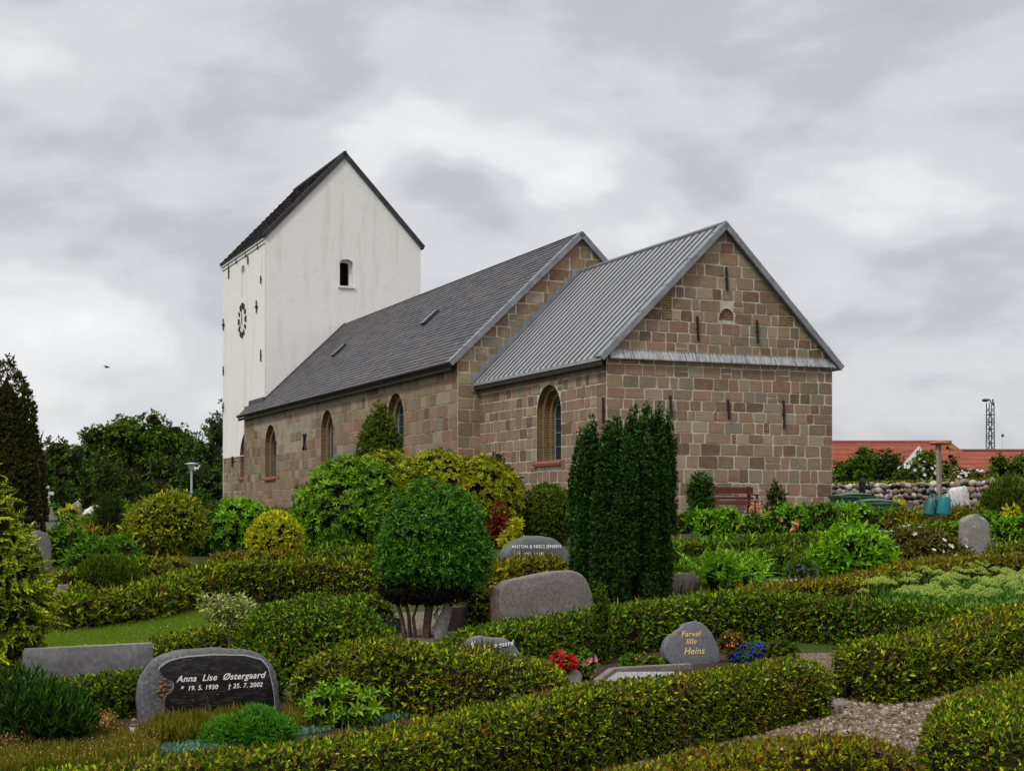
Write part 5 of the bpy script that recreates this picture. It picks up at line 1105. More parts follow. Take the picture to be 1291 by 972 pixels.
gstone('small grey headstone beside the right distant conifer', 97, 645, [(-5, -2), (-5, 10), (0, 14), (5, 10), (5, -2)], 'granite_grey', .3, 0, 0, .04, .02, Y=50, seed=19)
gstone('small pale rock near the top of the straight hedge', 1046, 684, [(-7, -2), (-6, 7), (0, 10), (6, 6), (8, -2)], 'granite_red', .2, 0, 0, .05, .02, seed=20)
gstone('pinkish rock behind the large leaved laurel', 1085, 682, [(-6, -2), (-5, 6), (0, 9), (6, 6), (6, -2)], 'granite_red', .2, 0, 0, .05, .02, seed=21)
gstone('white rounded stone cut off by the right edge', 1291, 700, [(-6, -2), (-5, 6), (0, 10), (8, 8), (9, -2)], 'white_stone', .15, 0, 0, .05, .01, seed=22)
gstone('low brownish slab behind the left topiary stems', 496, 800, [(-10, -2), (-10, 26), (8, 20), (12, -2)], 'granite_redrough', .08, R(50), 0, .006, .01, seed=23)
gstone('upright brownish slab behind the right topiary stem', 574, 796, [(-12, -2), (-12, 30), (14, 32), (14, -2)], 'granite_redrough', .10, R(24), 0, .006, .006, seed=24)
gstone('grey kerb slab in front of the brownish slabs under the topiary', 556, 803, [(-30, -2), (-30, 4), (34, 6), (34, -2)], 'granite_grey', .12, R(20), 0, .006, .006, seed=25)
gstone('tiny brown stone in the gap of the straight hedge', 988, 690, [(-4, -2), (-4, 4), (2, 6), (5, -2)], 'granite_redrough', .1, 0, 0, .02, .01, seed=26)
# kerb round the gravel plot
def kerb(label, pts, group='kerb stones round the small gravel plot'):
    p = [hit(*q) for q in pts]; o = p[0]; parts = []
    for a, b in zip(p, p[1:]):
        d = (b-a).normalized(); n = Vector((-d.y, d.x, 0))*.035; up = Vector((0, 0, .07)); dn = Vector((0, 0, -.05)); a_, b_ = a-o+d*.004, b-o-d*.004
        parts.append((*hexa([a_-n+dn, b_-n+dn, b_+n+dn, a_+n+dn, a_-n+up, b_-n+up, b_+n+up, a_+n+up]), 0))
    tag(bevel(put('kerb_stone', parts, [M['granite_red']], o), .01), label, 'kerb', group)
kerb('kerb stone slanting up the left side of the small gravel plot', [(752, 866), (772, 851)]); kerb('long kerb stone along the back of the small gravel plot', [(773, 850.5), (872, 845)])
gstone('grey edging stone seen in the gap between the hedges', 1052, 872, [(-5, -2), (-4, 10), (6, 4), (8, -2)], 'granite_grey', .35, R(20), 0, .02, .01, seed=27)
gstone('flat edging stone at the corner of the foreground hedge', 1055, 889, [(-14, -2), (-12, 3), (10, 5), (16, -2)], 'granite_red', .25, R(20), 0, .015, .005, seed=28)
# stone post with chain
P = hit(80, 757); mp = P.y/F; root = empty('stone_post', P, 'short square granite post holding a chain behind the lawn hedge', 'post', rz=R(25))
bevel(put('post', [(*hexa([(x*.075, y*.075, z) for z, q in ((-.05, 1), (.22, .9)) for x, y in ((-q, -q), (q, -q), (q, q), (-q, q))]), 0)], [M['granite_red']], parent=root), .01)
ch = []
for i in range(9):
    t = i/8; x, z = -.08-.30*t, .12-.14*math.sin(t*1.6); ang = np.linspace(0, 6.283, 9); a = R(90)*(i % 2)
    ch.append((*tube([(x+.024*math.cos(q), .014*math.sin(q)*math.cos(a), z+.014*math.sin(q)*math.sin(a)) for q in ang], .0045, 5, False), 0))
put('chain', ch, [M['white_stone']], parent=root)
# cross monument
P = Vector(((60-CX)/F*34, 34, g(34))); mp = 34/F; root = empty('stone_monument', P, 'grey stepped stone monument topped by a pale cross at left', 'monument', rz=R(25))
put('plinth', [(*hexa([(x*q, y*q*.7, z) for z, q in ((-.05, .19), (.42, .15)) for x, y in ((-1, -1), (1, -1), (1, 1), (-1, 1))]), 0), (*hexa([(x*q, y*q*.7, z) for z, q in ((.42, .19), (.50, .19)) for x, y in ((-1, -1), (1, -1), (1, 1), (-1, 1))]), 0), (*hexa([(x*q, y*q*.7, z) for z, q in ((.50, .12), (.72, .10)) for x, y in ((-1, -1), (1, -1), (1, 1), (-1, 1))]), 0), (*box((-.07, -.15, .2), (.07, -.12, .24)), 0)], [M['granite_grey']], parent=root)
put('cross', [(*box((-.035, -.03, .72), (.035, .03, 1.18)), 0), (*box((-.13, -.025, .98), (.13, .025, 1.05)), 0)], [M['white_stone']], parent=root)
# grave candle
P = hit(169, 934); root = empty('grave_candle', P, 'small white grave candle with a brown lid beside the black gravestone', 'candle')
V, Fc = revolve([(.030, 0), (.034, .01), (.034, .10), (.030, .11)], n=16, amp=0); put('candle', [(V, Fc, 0)], [M['white_stone']], parent=root)
V, Fc = revolve([(.036, .108), (.036, .118), (.024, .125), (.022, .15), (.026, .153), (.005, .170)], n=16, amp=0); put('lid', [(V, Fc, 0)], [M['bronze']], parent=root)

# ------------------------------------------------------------ boulder wall
def ico(sub=1):
    bm = bmesh.new(); bmesh.ops.create_icosphere(bm, subdivisions=sub, radius=1); v = np.array([p.co[:] for p in bm.verts]); f = [[q.index for q in p.verts] for p in bm.faces]; bm.free(); return v, f
def sph(n=6, m=8):
    V, Fc = ellipsoid((0, 0, 0), (1, 1, 1), n, 0); return V, Fc
SV, SF = ellipsoid((0, 0, 0), (1, 1, 1), 6, 0)
def wall_mat():
    m, nt, N, L = new_mat('field_boulders'); cs = [(.40, .37, .33), (.26, .21, .17), (.34, .27, .23), (.18, .15, .13), (.55, .52, .48), (.30, .20, .16), (.24, .23, .21), (.46, .40, .34)]
    r = ramp(N, [(i/len(cs), c) for i, c in enumerate(cs)], 'CONSTANT'); L.new(island(N), r.inputs[0]); v = coords(N, L); n = noise(N, L, 12, 4, .7, v)
    bsdf(m, N, L, mixc(N, L, mapr(N, L, n, .45, .75, 0, .7), r.outputs[0], (.10, .085, .07)), .9, bump(N, L, n, .5, .02)); return m
M['boulders'] = wall_mat(); M['wall_core'] = plain('dark_wall_earth', (.030, .024, .018), .95, .1)
A, B = Vector((9.0, 63.5, 0)), Vector((19.5, 36, 0)); A = Vector((10.6, 56.5, 0)); B = Vector((17.2, 41.0, 0)); d = (B-A); wl = d.length; d.normalize(); nv = Vector((-d.y, d.x, 0))
if nv.y > 0: nv = -nv
rs = random.Random(9); Vs, Fs = [], []; o = 0; s = 0
u = 0.0
zt = 2.66
for row in range(7):
    u = rs.uniform(0, .15); z = 1.42+row*.195
    while u < wl:
        r = rs.uniform(.06, .16); c = A+d*(u+r)+nv*(.20+rs.uniform(-.03, .05))
        zz = z+rs.uniform(-.04, .04); q = SV*np.array([r*1.08, r*rs.uniform(.7, 1), r*rs.uniform(.6, .95)]); q = q*(1+.34*wob(SV*2+rs.random()*9, 2.2, rs.randrange(8)))[:, None]
        a = rs.uniform(-.4, .4); ca, sa = math.cos(a), math.sin(a); q = np.column_stack([q[:, 0]*ca-q[:, 2]*sa, q[:, 1], q[:, 0]*sa+q[:, 2]*ca])
        q = np.outer(q[:, 0], np.array(d))+np.outer(q[:, 1], np.array(nv))+np.outer(q[:, 2], [0, 0, 1])+np.array([c.x, c.y, zz]); Vs.append(q); Fs.append(SF+o); o += len(q); u += r*2.05
core = hexa([A-nv*.3+Vector((0, 0, 1.0)), B-nv*.3+Vector((0, 0, 1.0)), B+nv*.17+Vector((0, 0, 1.0)), A+nv*.17+Vector((0, 0, 1.0)), A-nv*.3+Vector((0, 0, zt)), B-nv*.3+Vector((0, 0, zt)), B+nv*.17+Vector((0, 0, zt-.06)), A+nv*.17+Vector((0, 0, zt-.06))])
k = 260; t_ = rng.random((k*8, 1)); P = np.array(A)[None]*(1-t_)+np.array(B)[None]*t_+np.array(nv)*(rng.random((k*8, 1))*.45-.28)+[0, 0, zt-.01]; tv, tf = scatter('tuft', P, np.tile([0, 0, 1.], (k*8, 1)), .11, 1, .5)
tag(put('stone_wall', [(np.concatenate(Vs), np.concatenate(Fs), 0), (*core, 1), (tv, tf, 2)], [M['boulders'], M['wall_core'], M['hedge']], smooth=[0]), 'long low wall of pale round field boulders at right', 'wall')

# ------------------------------------------------------------ houses, mast, lamp
def tile_mat():
    m, nt, N, L = new_mat('red_clay_tiles'); t = N.new('ShaderNodeTexCoord'); w = N.new('ShaderNodeTexWave'); w.wave_type = 'BANDS'; w.bands_direction = 'Z'; w.inputs['Scale'].default_value = 1.05; w.inputs['Distortion'].default_value = .3; L.new(t.outputs['Object'], w.inputs['Vector'])
    w2 = N.new('ShaderNodeTexWave'); w2.bands_direction = 'X'; w2.inputs['Scale'].default_value = 1.3; L.new(t.outputs['Object'], w2.inputs['Vector']); n = noise(N, L, 1.4, 5, .7, t.outputs['Object'])
    c = mixc(N, L, mapr(N, L, n, .3, .7), (.19, .045, .022), (.31, .08, .038)); c = mixc(N, L, mapr(N, L, w.outputs['Fac'], .0, .35, .7, 0), c, (.12, .03, .02)); c = mixc(N, L, mapr(N, L, w2.outputs['Fac'], .0, .3, .3, 0), c, (.15, .04, .025))
    bsdf(m, N, L, c, .85, bump(N, L, w.outputs['Fac'], .6, .05)); return m
M['tile'] = tile_mat(); M['white_wall'] = plain('white_house_wall', (.72, .71, .68), .85, .2, 0, .08, 3); M['red_wall'] = brick_mat('house_brick', (.30, .12, .07), (.24, .09, .05), (.35, .32, .28))
def house(name, label, x0, x1, y0, y1, ze, zr, hip=(0, 0), wallm='red_wall'):
    root = empty(name, ((x0+x1)/2, (y0+y1)/2, g(y0)), label, 'house'); cx, cy, cz = root.location; h0 = .35
    put('wall', [(*box((x0-cx, y0-cy, -.3), (x1-cx, y1-cy, ze-cz)), 0)], [M[wallm]], parent=root); ym = 0; rx0, rx1 = x0-cx+hip[0]-.4, x1-cx-hip[1]+.4
    e = .5; a = [(x0-cx-.4, y0-cy-e, ze-cz-.1), (x1-cx+.4, y0-cy-e, ze-cz-.1), (x1-cx+.4, y1-cy+e, ze-cz-.1), (x0-cx-.4, y1-cy+e, ze-cz-.1)]; r = [(rx0, ym, zr-cz), (rx1, ym, zr-cz)]
    V = np.array(a+r+[(p[0], p[1], p[2]-.12) for p in a]); Fc = np.array([(0, 1, 5, 4), (2, 3, 4, 5), (1, 2, 5, 5), (3, 0, 4, 4), (0, 6, 7, 1), (1, 7, 8, 2), (2, 8, 9, 3), (3, 9, 6, 0), (6, 9, 8, 7)])
    mid12 = ((V[1]+V[2])/2); mid30 = ((V[3]+V[0])/2); V = np.vstack([V, mid12, mid30]); Fc = np.array([(0, 1, 5, 4), (2, 3, 4, 5), (1, 10, 5, 5), (0, 6, 7, 1), (1, 7, 8, 2), (2, 8, 9, 3), (3, 9, 6, 0), (6, 9, 8, 7)]); Fc = Fc[[0, 1, 3, 4, 5, 6, 7]]
    rf = put('roof', [(V[:10], Fc, 0)], [M['tile']], parent=root)
    for s, (i, j, q) in enumerate(((1, 2, 5), (3, 0, 4))):   # gable or hip triangles as split quads
        p0, p1, pt = V[i], V[j], V[q]; m = (p0+p1)/2; T = np.array([p0, m, (m+pt)/2, (p0+pt)/2, p1, (p1+pt)/2, pt]); put('roof_end', [(T, np.array([(0, 1, 2, 3), (1, 4, 5, 2)]), 0), (np.array([T[3], T[2], T[5], pt]), np.array([(0, 1, 2, 3)]), 0)], [M['tile'] if hip[s == 0] else M[wallm]], parent=rf)
    put('ridge', [(*tube([r[0], r[1]], .12, 6), 0)], [M['tile']], parent=rf); put('chimney', [(*box((-.3+(x1-x0)*.0, -.3, zr-cz-.8), (.3, .3, zr-cz-.3)), 0)], [M['red_wall']], parent=rf)
    for i in range(4):
        wx = x0-cx+(x1-x0)*(i+.5)/4; w_ = put('window', [(*box((wx-.6, y0-cy-.04, 1.0), (wx+.6, y0-cy+.02, 2.1)), 0)], [M['white_wall']], parent=root); put('pane', [(*box((wx-.52, y0-cy-.06, 1.08), (wx-.03, y0-cy-.03, 2.02)), 0), (*box((wx+.03, y0-cy-.06, 1.08), (wx+.52, y0-cy-.03, 2.02)), 0)], [M['glass']], parent=w_)
    return root
def zat(py, Y): return EYE+(HZ-py)/F*Y
def xat(px, Y): return (px-CX)/F*Y
house('farmhouse', 'red tiled house behind the boulder wall, its ridge highest beside the watering post', xat(1010, 92), xat(1216, 92), 88, 96, zat(600, 88), zat(557.5, 92), (0, 1.2))
house('long_house', 'lower long red tiled house reaching the right edge', xat(1180, 104), xat(1400, 104), 100, 108, zat(598, 100), zat(568, 104), (0, 0))
# white gabled wing in front
Y = 84; root = empty('white_gabled_outbuilding', (xat(1157, Y), Y+2, g(Y)), 'small white gabled building with red roof in front of the tiled house', 'house'); cz = g(Y); hw = (xat(1184, Y)-xat(1130, Y))/2; ze, zr = zat(598, Y)-cz, zat(564, Y)-cz
T = np.array([(-hw, -2, -.3), (hw, -2, -.3), (hw, -2, ze), (-hw, -2, ze), (.02, -2, zr-.1), (-.02, -2, zr-.1)]); put('gable_wall', [(T, np.array([(0, 1, 2, 3), (3, 2, 4, 5)]), 0), (*box((-hw, -1.98, -.3), (hw, 2, ze)), 0)], [M['white_wall']], parent=root)
rp, bp = [], []
for s in (1, -1):
    c = [(s*(hw+.3), -2.2, ze-.35), (0, -2.2, zr-.12), (0, 2.2, zr-.12), (s*(hw+.3), 2.2, ze-.35), (s*(hw+.3), -2.2, ze-.2), (0, -2.2, zr+.03), (0, 2.2, zr+.03), (s*(hw+.3), 2.2, ze-.2)]; rp.append((*hexa(c if s > 0 else c[3::-1]+c[7:3:-1]), 0))
    c = [(s*(hw+.34), -2.3, ze-.55), (0, -2.3, zr-.32), (0, -2.21, zr-.32), (s*(hw+.34), -2.21, ze-.55), (s*(hw+.34), -2.3, ze-.18), (0, -2.3, zr+.06), (0, -2.21, zr+.06), (s*(hw+.34), -2.21, ze-.18)]; bp.append((*hexa(c if s > 0 else c[3::-1]+c[7:3:-1]), 0))
put('roof', rp, [M['tile']], parent=root); put('bargeboard', bp, [M['white_wall']], parent=root)
# lattice mast
M['mast'] = plain('dark_galvanised_steel', (.045, .048, .055), .6, .4)
Y = 118; P = Vector((xat(1248.5, Y), Y, g(Y))); root = empty('lattice_mast', P, 'slim dark steel lattice mast with a floodlight on top, far right', 'mast', rz=R(12)); h = zat(508, Y)-P.z; parts = []
for x in (-1, 1):
    for y in (-1, 1): parts.append((*tube([(x*.26, y*.26, 0), (x*.20, y*.20, h)], .038, 5), 0))
z = .2; i = 0
while z < h-.5:
    for a, b in (((-1, -1), (1, -1)), ((1, -1), (1, 1)), ((1, 1), (-1, 1)), ((-1, 1), (-1, -1))):
        parts.append((*tube([(a[0]*.24, a[1]*.24, z), (b[0]*.24, b[1]*.24, z)], .03, 4), 0)); 
        if i % 2: a, b = b, a
        parts.append((*tube([(a[0]*.24, a[1]*.24, z), (b[0]*.24, b[1]*.24, z+.55)], .025, 4), 0))
    z += .55; i += 1
put('lattice', parts, [M['mast']], parent=root); put('arm', [(*tube([(.1, 0, h), (-.05, 0, h+.25), (-.25, 0, h+.28)], .05, 5), 0), (*tube([(.22, 0, h-.2), (.22, 0, h+.3)], .06, 5), 0)], [M['mast']], parent=root); put('floodlight', [(*ellipsoid((-.42, 0, h+.2), (.28, .25, .13), 8, 0), 0)], [M['mast']], parent=root)
Y = 150; P = Vector((xat(1264, Y), Y, g(Y))); root = empty('thin_pole', P, 'very thin distant pole with a red tip right of the lattice mast', 'pole'); h = zat(549, Y)-P.z; put('pole', [(*tube([(0, 0, 0), (0, 0, h)], .035, 5), 0)], [M['white_stone']], parent=root); put('tip', [(*ellipsoid((0, 0, h), (.16, .16, .16), 6, 0), 0)], [M['brick_r']], parent=root)
# park lamp
Y = 92; P = Vector((xat(241.5, Y), Y, g(Y))); root = empty('park_lamp', P, 'grey park lamp with a flat round shade left of the tower', 'lamp'); h = zat(584, Y)-P.z
M['lamp_grey'] = plain('lamp_grey_paint', (.45, .46, .46), .5, .4, 0, .08); put('pole', [(*tube([(0, 0, 0), (0, 0, h-.4)], [.075, .06], 8), 0)], [M['lamp_grey']], parent=root)
V, Fc = revolve([(.10, h-.42), (.13, h-.36), (.26, h-.08)], n=16, amp=0); put('globe', [(V, Fc, 0)], [M['white_stone']], parent=root); V, Fc = revolve([(.28, h-.09), (.42, h-.06), (.42, h-.03), (.2, h+.02), (.01, h+.04)], n=18, amp=0); put('shade', [(V, Fc, 0)], [M['lamp_grey']], parent=root)

# ------------------------------------------------------------ bins, bench, watering post
M['bin'] = plain('green_plastic', (.018, .075, .038), .45, .4, 0, .2, 6); M['bin_lid'] = plain('green_plastic_lid', (.028, .095, .05), .45, .4, 0, .2, 6)
def bin_(label, px, Y, ytop, wpx, rz):
    P = Vector((xat(px, Y), Y, g(Y))); root = empty('garden_waste_bin', P, label, 'bin', 'green wheeled waste bins by the church corner', rz); w = wpx*Y/F/2; h = zat(ytop, Y)-P.z
    o = put('body', [(*hexa([(x*w*q, y*.38*q, z) for z, q in ((.05, .80), (h-.16, 1.0)) for x, y in ((-1, -1), (1, -1), (1, 1), (-1, 1))]), 0)], [M['bin']], parent=root); bevel(o, .04, 3)
    o = put('rim', [(*hexa([(x*w*1.05, y*.42, z) for z in (h-.17, h-.11) for x, y in ((-1, -1), (1, -1), (1, 1), (-1, 1))]), 0)], [M['bin']], parent=root); bevel(o, .02)
    n = 9; V = []
    for i in range(n):
        t = i/(n-1); 
        for y in (-.42, -.30, 0, .30, .40): V.append(((-1+2*t)*w*1.06, y, h-.105+.11*math.sin(math.pi*t)**.6*(1-(y/.46)**2)**.5))
    Fc = np.array(grid_faces(n, 5)); V = np.array(V); V2 = V-[0, 0, .03]; Fall = np.concatenate([Fc, Fc[:, ::-1]+len(V)]); put('lid', [(np.vstack([V, V2]), Fall, 0), (*tube([(-w*.7, .44, h-.08), (w*.7, .44, h-.08)], .02, 6), 0)], [M['bin_lid']], parent=root, smooth=[0])
    for s in (-1, 1): put('wheel', [(*tube([(s*w*.84, .34, .12), (s*w*.96, .34, .12)], .12, 14), 0)], [M['iron']], parent=root)
    put('handle', [(*tube([(-.1, -.40, h-.24), (-.1, -.46, h-.24), (.1, -.46, h-.24), (.1, -.40, h-.24)], .012, 6), 0)], [M['iron']], parent=root)
bin_('green waste bin close to the church corner, farther of the two', 1074, 44, 620.5, 46, R(15)); bin_('green waste bin in front, nearer of the two', 1103, 42.5, 628.5, 48, R(-8))
P = Vector((xat(1087, 47), 47, g(47))); root = empty('water_pump', P, 'dark slender hand pump behind the bins', 'pump'); put('post', [(*tube([(0, 0, 0), (0, 0, 1.0), (0, 0, 1.12)], [.12, .10, .05], 10), 0)], [M['iron']], parent=root); put('spout', [(*tube([(0, -.05, .8), (0, -.26, .8), (0, -.3, .7)], .03, 6), 0)], [M['iron']], parent=root); put('handle', [(*tube([(0, 0, 1.0), (.18, 0, 1.05), (.24, 0, .75)], .02, 6), 0)], [M['iron']], parent=root)
P = Vector((xat(1147, 40), 40, g(40))); root = empty('stone_obelisk', P, 'small grey green obelisk beside the yellow shrub', 'monument', rz=R(20)); put('pedestal', [(*hexa([(x*q, y*q, z) for z, q in ((-.05, .20), (.26, .17)) for x, y in ((-1, -1), (1, -1), (1, 1), (-1, 1))]), 0)], [M['granite_green']], parent=root); put('shaft', [(*hexa([(x*q, y*q, z) for z, q in ((.26, .10), (.62, .06)) for x, y in ((-1, -1), (1, -1), (1, 1), (-1, 1))]), 0)], [M['granite_green']], parent=root)
M['bench_red'] = plain('red_brown_paint', (.10, .022, .016), .6, .3, 0, .3, 10)
# bench along the chancel gable, in church axes
bz = 1.55; bx = east(912, 640, -.6)[0]; root = empty('garden_bench', CA+Vector((cT*bx+sT*.62, sT*bx-cT*.62, bz)), 'red brown wooden bench against the chancel gable', 'bench', rz=TH)
W = 1.05
for i, (y0, z0, z1) in enumerate(((.14, .66, .84),)): put('backrest', [(*box((-W, y0, z0), (W, y0+.04, z1)), 0), (*box((-W, y0-.01, .50), (W, y0+.03, .57)), 0)], [M['bench_red']], parent=root)
put('seat', [(*box((-W, -.32+i*.13, .42), (W, -.21+i*.13, .455)), 0) for i in range(3)]+[(*box((-W, -.33, .34), (W, -.30, .41)), 0)], [M['bench_red']], parent=root)
for x in (-W+.15, W-.15):
    put('leg', [(*box((x-.04, -.30, 0), (x+.04, -.22, .42)), 0)], [M['bench_red']], parent=root); put('leg', [(*box((x-.04, .10, 0), (x+.04, .17, .86)), 0), (*box((x-.03, -.30, .36), (x+.03, .12, .415)), 0)], [M['bench_red']], parent=root)
    put('armrest', [(*box((x-.05, -.33, .60), (x+.05, .12, .64)), 0), (*box((x-.03, -.32, .42), (x+.03, -.26, .60)), 0)], [M['bench_red']], parent=root)
P = Vector((xat(940, 40.3), 40.3, g(40.3))); o = tag(bevel(put('stone_slab', [(*box((-.36, -.25, 0), (.36, .25, .28)), 0)], [M['white_stone']], P, rz=TH), .02), 'pale grey stone slab in front of the bench', 'slab')
# watering can post
M['wood'] = plain('weathered_wood', (.28, .22, .18), .85, .2, 0, .35, 14, .4); M['teal'] = plain('teal_plastic', (.012, .17, .19), .4, .45, 0, .15, 8); M['teal_dark'] = plain('dark_teal_plastic', (.010, .10, .10), .4, .45, 0, .15, 8); M['rust'] = plain('rusty_sheet', (.35, .12, .05), .8, .3, 0, .4, 10)
Y = 35.5; P = Vector((xat(1184, Y), Y, g(Y))); root = empty('watering_can_post', P, 'tall weathered wooden post with a rusty cap and hooks for watering cans', 'post', rz=R(10)); h = zat(560, Y)-P.z
put('post', [(*tube([(0, 0, 0), (-.01, 0, h*.5), (-.045, 0, h)], [.055, .05, .045], 8), 0), (*tube([(.05, .03, h*.38), (.03, .02, h)], [.035, .03], 8), 0)], [M['wood']], parent=root)
V, Fc = revolve([(.02, h-.02), (.18, h-.01), (.21, h+.02), (.20, h+.05), (.12, h+.07), (.01, h+.08)], n=18, amp=0); put('cap', [(V*[1.15, .7, 1]+[.0, 0, 0], Fc, 0)], [M['rust']], parent=root)
for s in (-1, 1): put('hook', [(*tube([(0, 0, .95), (s*.12, -.06, .97), (s*.13, -.06, 1.03)], .012, 6), 0)], [M['iron']], parent=root)
def can(label, px, pytop, pybot, lean, mat, Y, rz):
    zc = zat(pybot, Y); P = Vector((xat(px, Y), Y, zc)); root = empty('watering_can', P, label, 'watering can', 'watering cans on the post', rz); root.rotation_euler = (0, lean, rz); h = (pybot-pytop)*Y/F
    V, Fc = revolve([(.01, .0), (.150, 0), (.158, .02), (.148, h*.5), (.125, h*.74), (.118, h*.76)], n=20, amp=0); put('body', [(V, Fc, 0), (*ellipsoid((0, .03, h*.76), (.118, .09, .02), 6, 0), 0)], [M[mat]], parent=root, smooth=[0])
    put('spout', [(*tube([(-.13, 0, .06), (-.22, 0, h*.45), (-.27, 0, h*.72)], [.030, .022, .018], 8), 0), (*tube([(-.265, 0, h*.71), (-.29, 0, h*.79)], [.02, .045], 10), 0)], [M[mat]], parent=root, smooth=[0])
    a = np.linspace(0, math.pi, 9); put('handle', [(*tube([(.11*math.cos(q), 0, h*.74+h*.26*math.sin(q)) for q in a], .012, 6), 0), (*tube([(.14, 0, .08), (.20, 0, h*.3), (.17, 0, h*.6), (.11, 0, h*.72)], .012, 6), 0)], [M[mat]], parent=root)
can('darker teal watering can hanging on the left of the post', 1171, 621, 650, R(-14), 'teal_dark', 35.35, R(200)); can('bright teal watering can hanging on the right of the post', 1188.5, 619, 648.5, R(7), 'teal', 35.2, R(-12))

# ------------------------------------------------------------ background trees
def limbtree(name, label, px, Y, crown, mat, lobes, size, cov=1.0, seed=0, trunk=True, group='trees beyond the churchyard', bare=0, pybase=None, gaps=.12, core=.72):
    """crown: list of (px, py, rx, ry) ellipses in picture pixels at distance Y"""
    P = Vector((xat(px, Y), Y, g(Y))); mp = Y/F; root = empty(name, P, label, 'tree', group); rs = random.Random(seed); bod = []; tubes = []
    zt0 = 0
    for (cx, cy, rx, ry) in crown:
        c = Vector(((cx-px)*mp, 0, zat(cy, Y)-P.z)); a, b = rx*mp, ry*mp
        for i in range(lobes):
            while True:
                q = [rs.uniform(-1, 1) for _ in range(3)]
                if q[0]**2+q[1]**2+q[2]**2 < 1: break
            r = rs.uniform(.26, .46)*min(a, b); k = 1-r/max(a, b)*.8; n_ = Vector(q).normalized()*(Vector(q).length**.5)
            p = c+Vector((n_.x*a*k, n_.y*a*.8*k, n_.z*b*k)); bod.append(ellipsoid(tuple(p), (r*1.15, r*1.1, r*.8), 8, .22, 3, seed+i))
            if trunk and i % 3 == 0: tubes.append((*tube([(0, 0, max(.6, c.z*.35)), (p.x*.45, p.y*.45, (c.z*.5+p.z)*.5), tuple(p)], [.12, .07, .03], 5), 0))
        zt0 = max(zt0, c.z)
    parts = foliage(P, bod, 'clump', size, dens('clump', size, cov), core, size*2.2, .3, .8, .25)
    put('crown', parts, [M[mat], M['shade_twig']], parent=root)
    if trunk: put('trunk', [(*tube([(0, 0, -.2), (.05, 0, zt0*.5), (0, 0, zt0)], [.28, .2, .1], 8), 0)]+tubes, [M['bark']], parent=root)
    return root
limbtree('broadleaf_tree', 'tall rounded broadleaf tree at the centre of the tree line on the left', 170, 112, [(170, 548, 44, 32), (130, 560, 32, 24), (212, 562, 32, 28), (172, 595, 66, 38)], 'tree', 22, .30, 1.0, 1)
limbtree('broadleaf_tree', 'open broadleaf tree with sky gaps between the park lamp and the tower', 268, 105, [(272, 545, 22, 22), (292, 530, 20, 32), (250, 572, 26, 24), (275, 600, 30, 30)], 'tree_b', 14, .26, .8, 2, core=None)
limbtree('broadleaf_tree', 'low dark tree just right of the bronze cypress', 66, 104, [(66, 585, 38, 30), (50, 600, 30, 36)], 'tree_b', 16, .30, 1.0, 3)
limbtree('broadleaf_tree', 'low dark tree between the bronze cypress and the tall rounded tree', 108, 108, [(105, 590, 32, 30), (100, 606, 34, 28)], 'tree', 14, .30, 1.0, 4)
limbtree('broadleaf_tree', 'dark bushy tree below the right side of the tall rounded tree', 212, 98, [(212, 606, 34, 34)], 'tree_b', 18, .36, 1.1, 5)
limbtree('broadleaf_tree', 'dark bushy tree below the left side of the tall rounded tree', 140, 96, [(140, 612, 34, 30)], 'tree_b', 18, .36, 1.1, 6)
limbtree('broadleaf_tree', 'dark tree filling the gap beside the tower foot', 262, 94, [(262, 615, 30, 30)], 'tree_b', 18, .34, 1.1, 7)
limbtree('broadleaf_tree', 'dark tree behind the bronze cypress at the left edge', 20, 110, [(15, 590, 40, 40)], 'tree_b', 16, .30, 1.0, 8)
limbtree('broadleaf_tree', 'dark low tree at the foot of the tree line behind the stone monument', 88, 90, [(85, 622, 36, 22)], 'tree_b', 14, .34, 1.1, 9)
limbtree('broadleaf_tree', 'dark low tree at the foot of the tree line behind the squat conifer', 178, 88, [(180, 624, 40, 20)], 'tree_b', 14, .34, 1.1, 10)
# bare twiggy tree
P = Vector((xat(51, 88), 88, g(88))); root = empty('bare_tree', P, 'leafless twiggy tree top between the cypress and the tree line', 'tree', 'trees beyond the churchyard'); mp = 88/F; parts = [(*tube([(0, 0, 0), (0, 0, zat(565, 88)-P.z), (.05, 0, zat(548, 88)-P.z)], [.14, .07, .03], 6), 0)]
rs = random.Random(3)
for i in range(16):
    z0 = zat(rs.uniform(553, 585), 88)-P.z; a = rs.uniform(0, 6.28); l = rs.uniform(.5, 1.0); x, y = math.cos(a)*l, math.sin(a)*l; parts.append((*tube([(0, 0, z0), (x*.5, y*.5, z0+.12), (x, y, z0+.45)], [.045, .035, .012], 5), 0)); parts.append((*tube([(x*.5, y*.5, z0+.12), (x*.7, y*.3, z0+.5)], [.03, .01], 5), 0))
put('branches', parts, [M['bark']], parent=root)
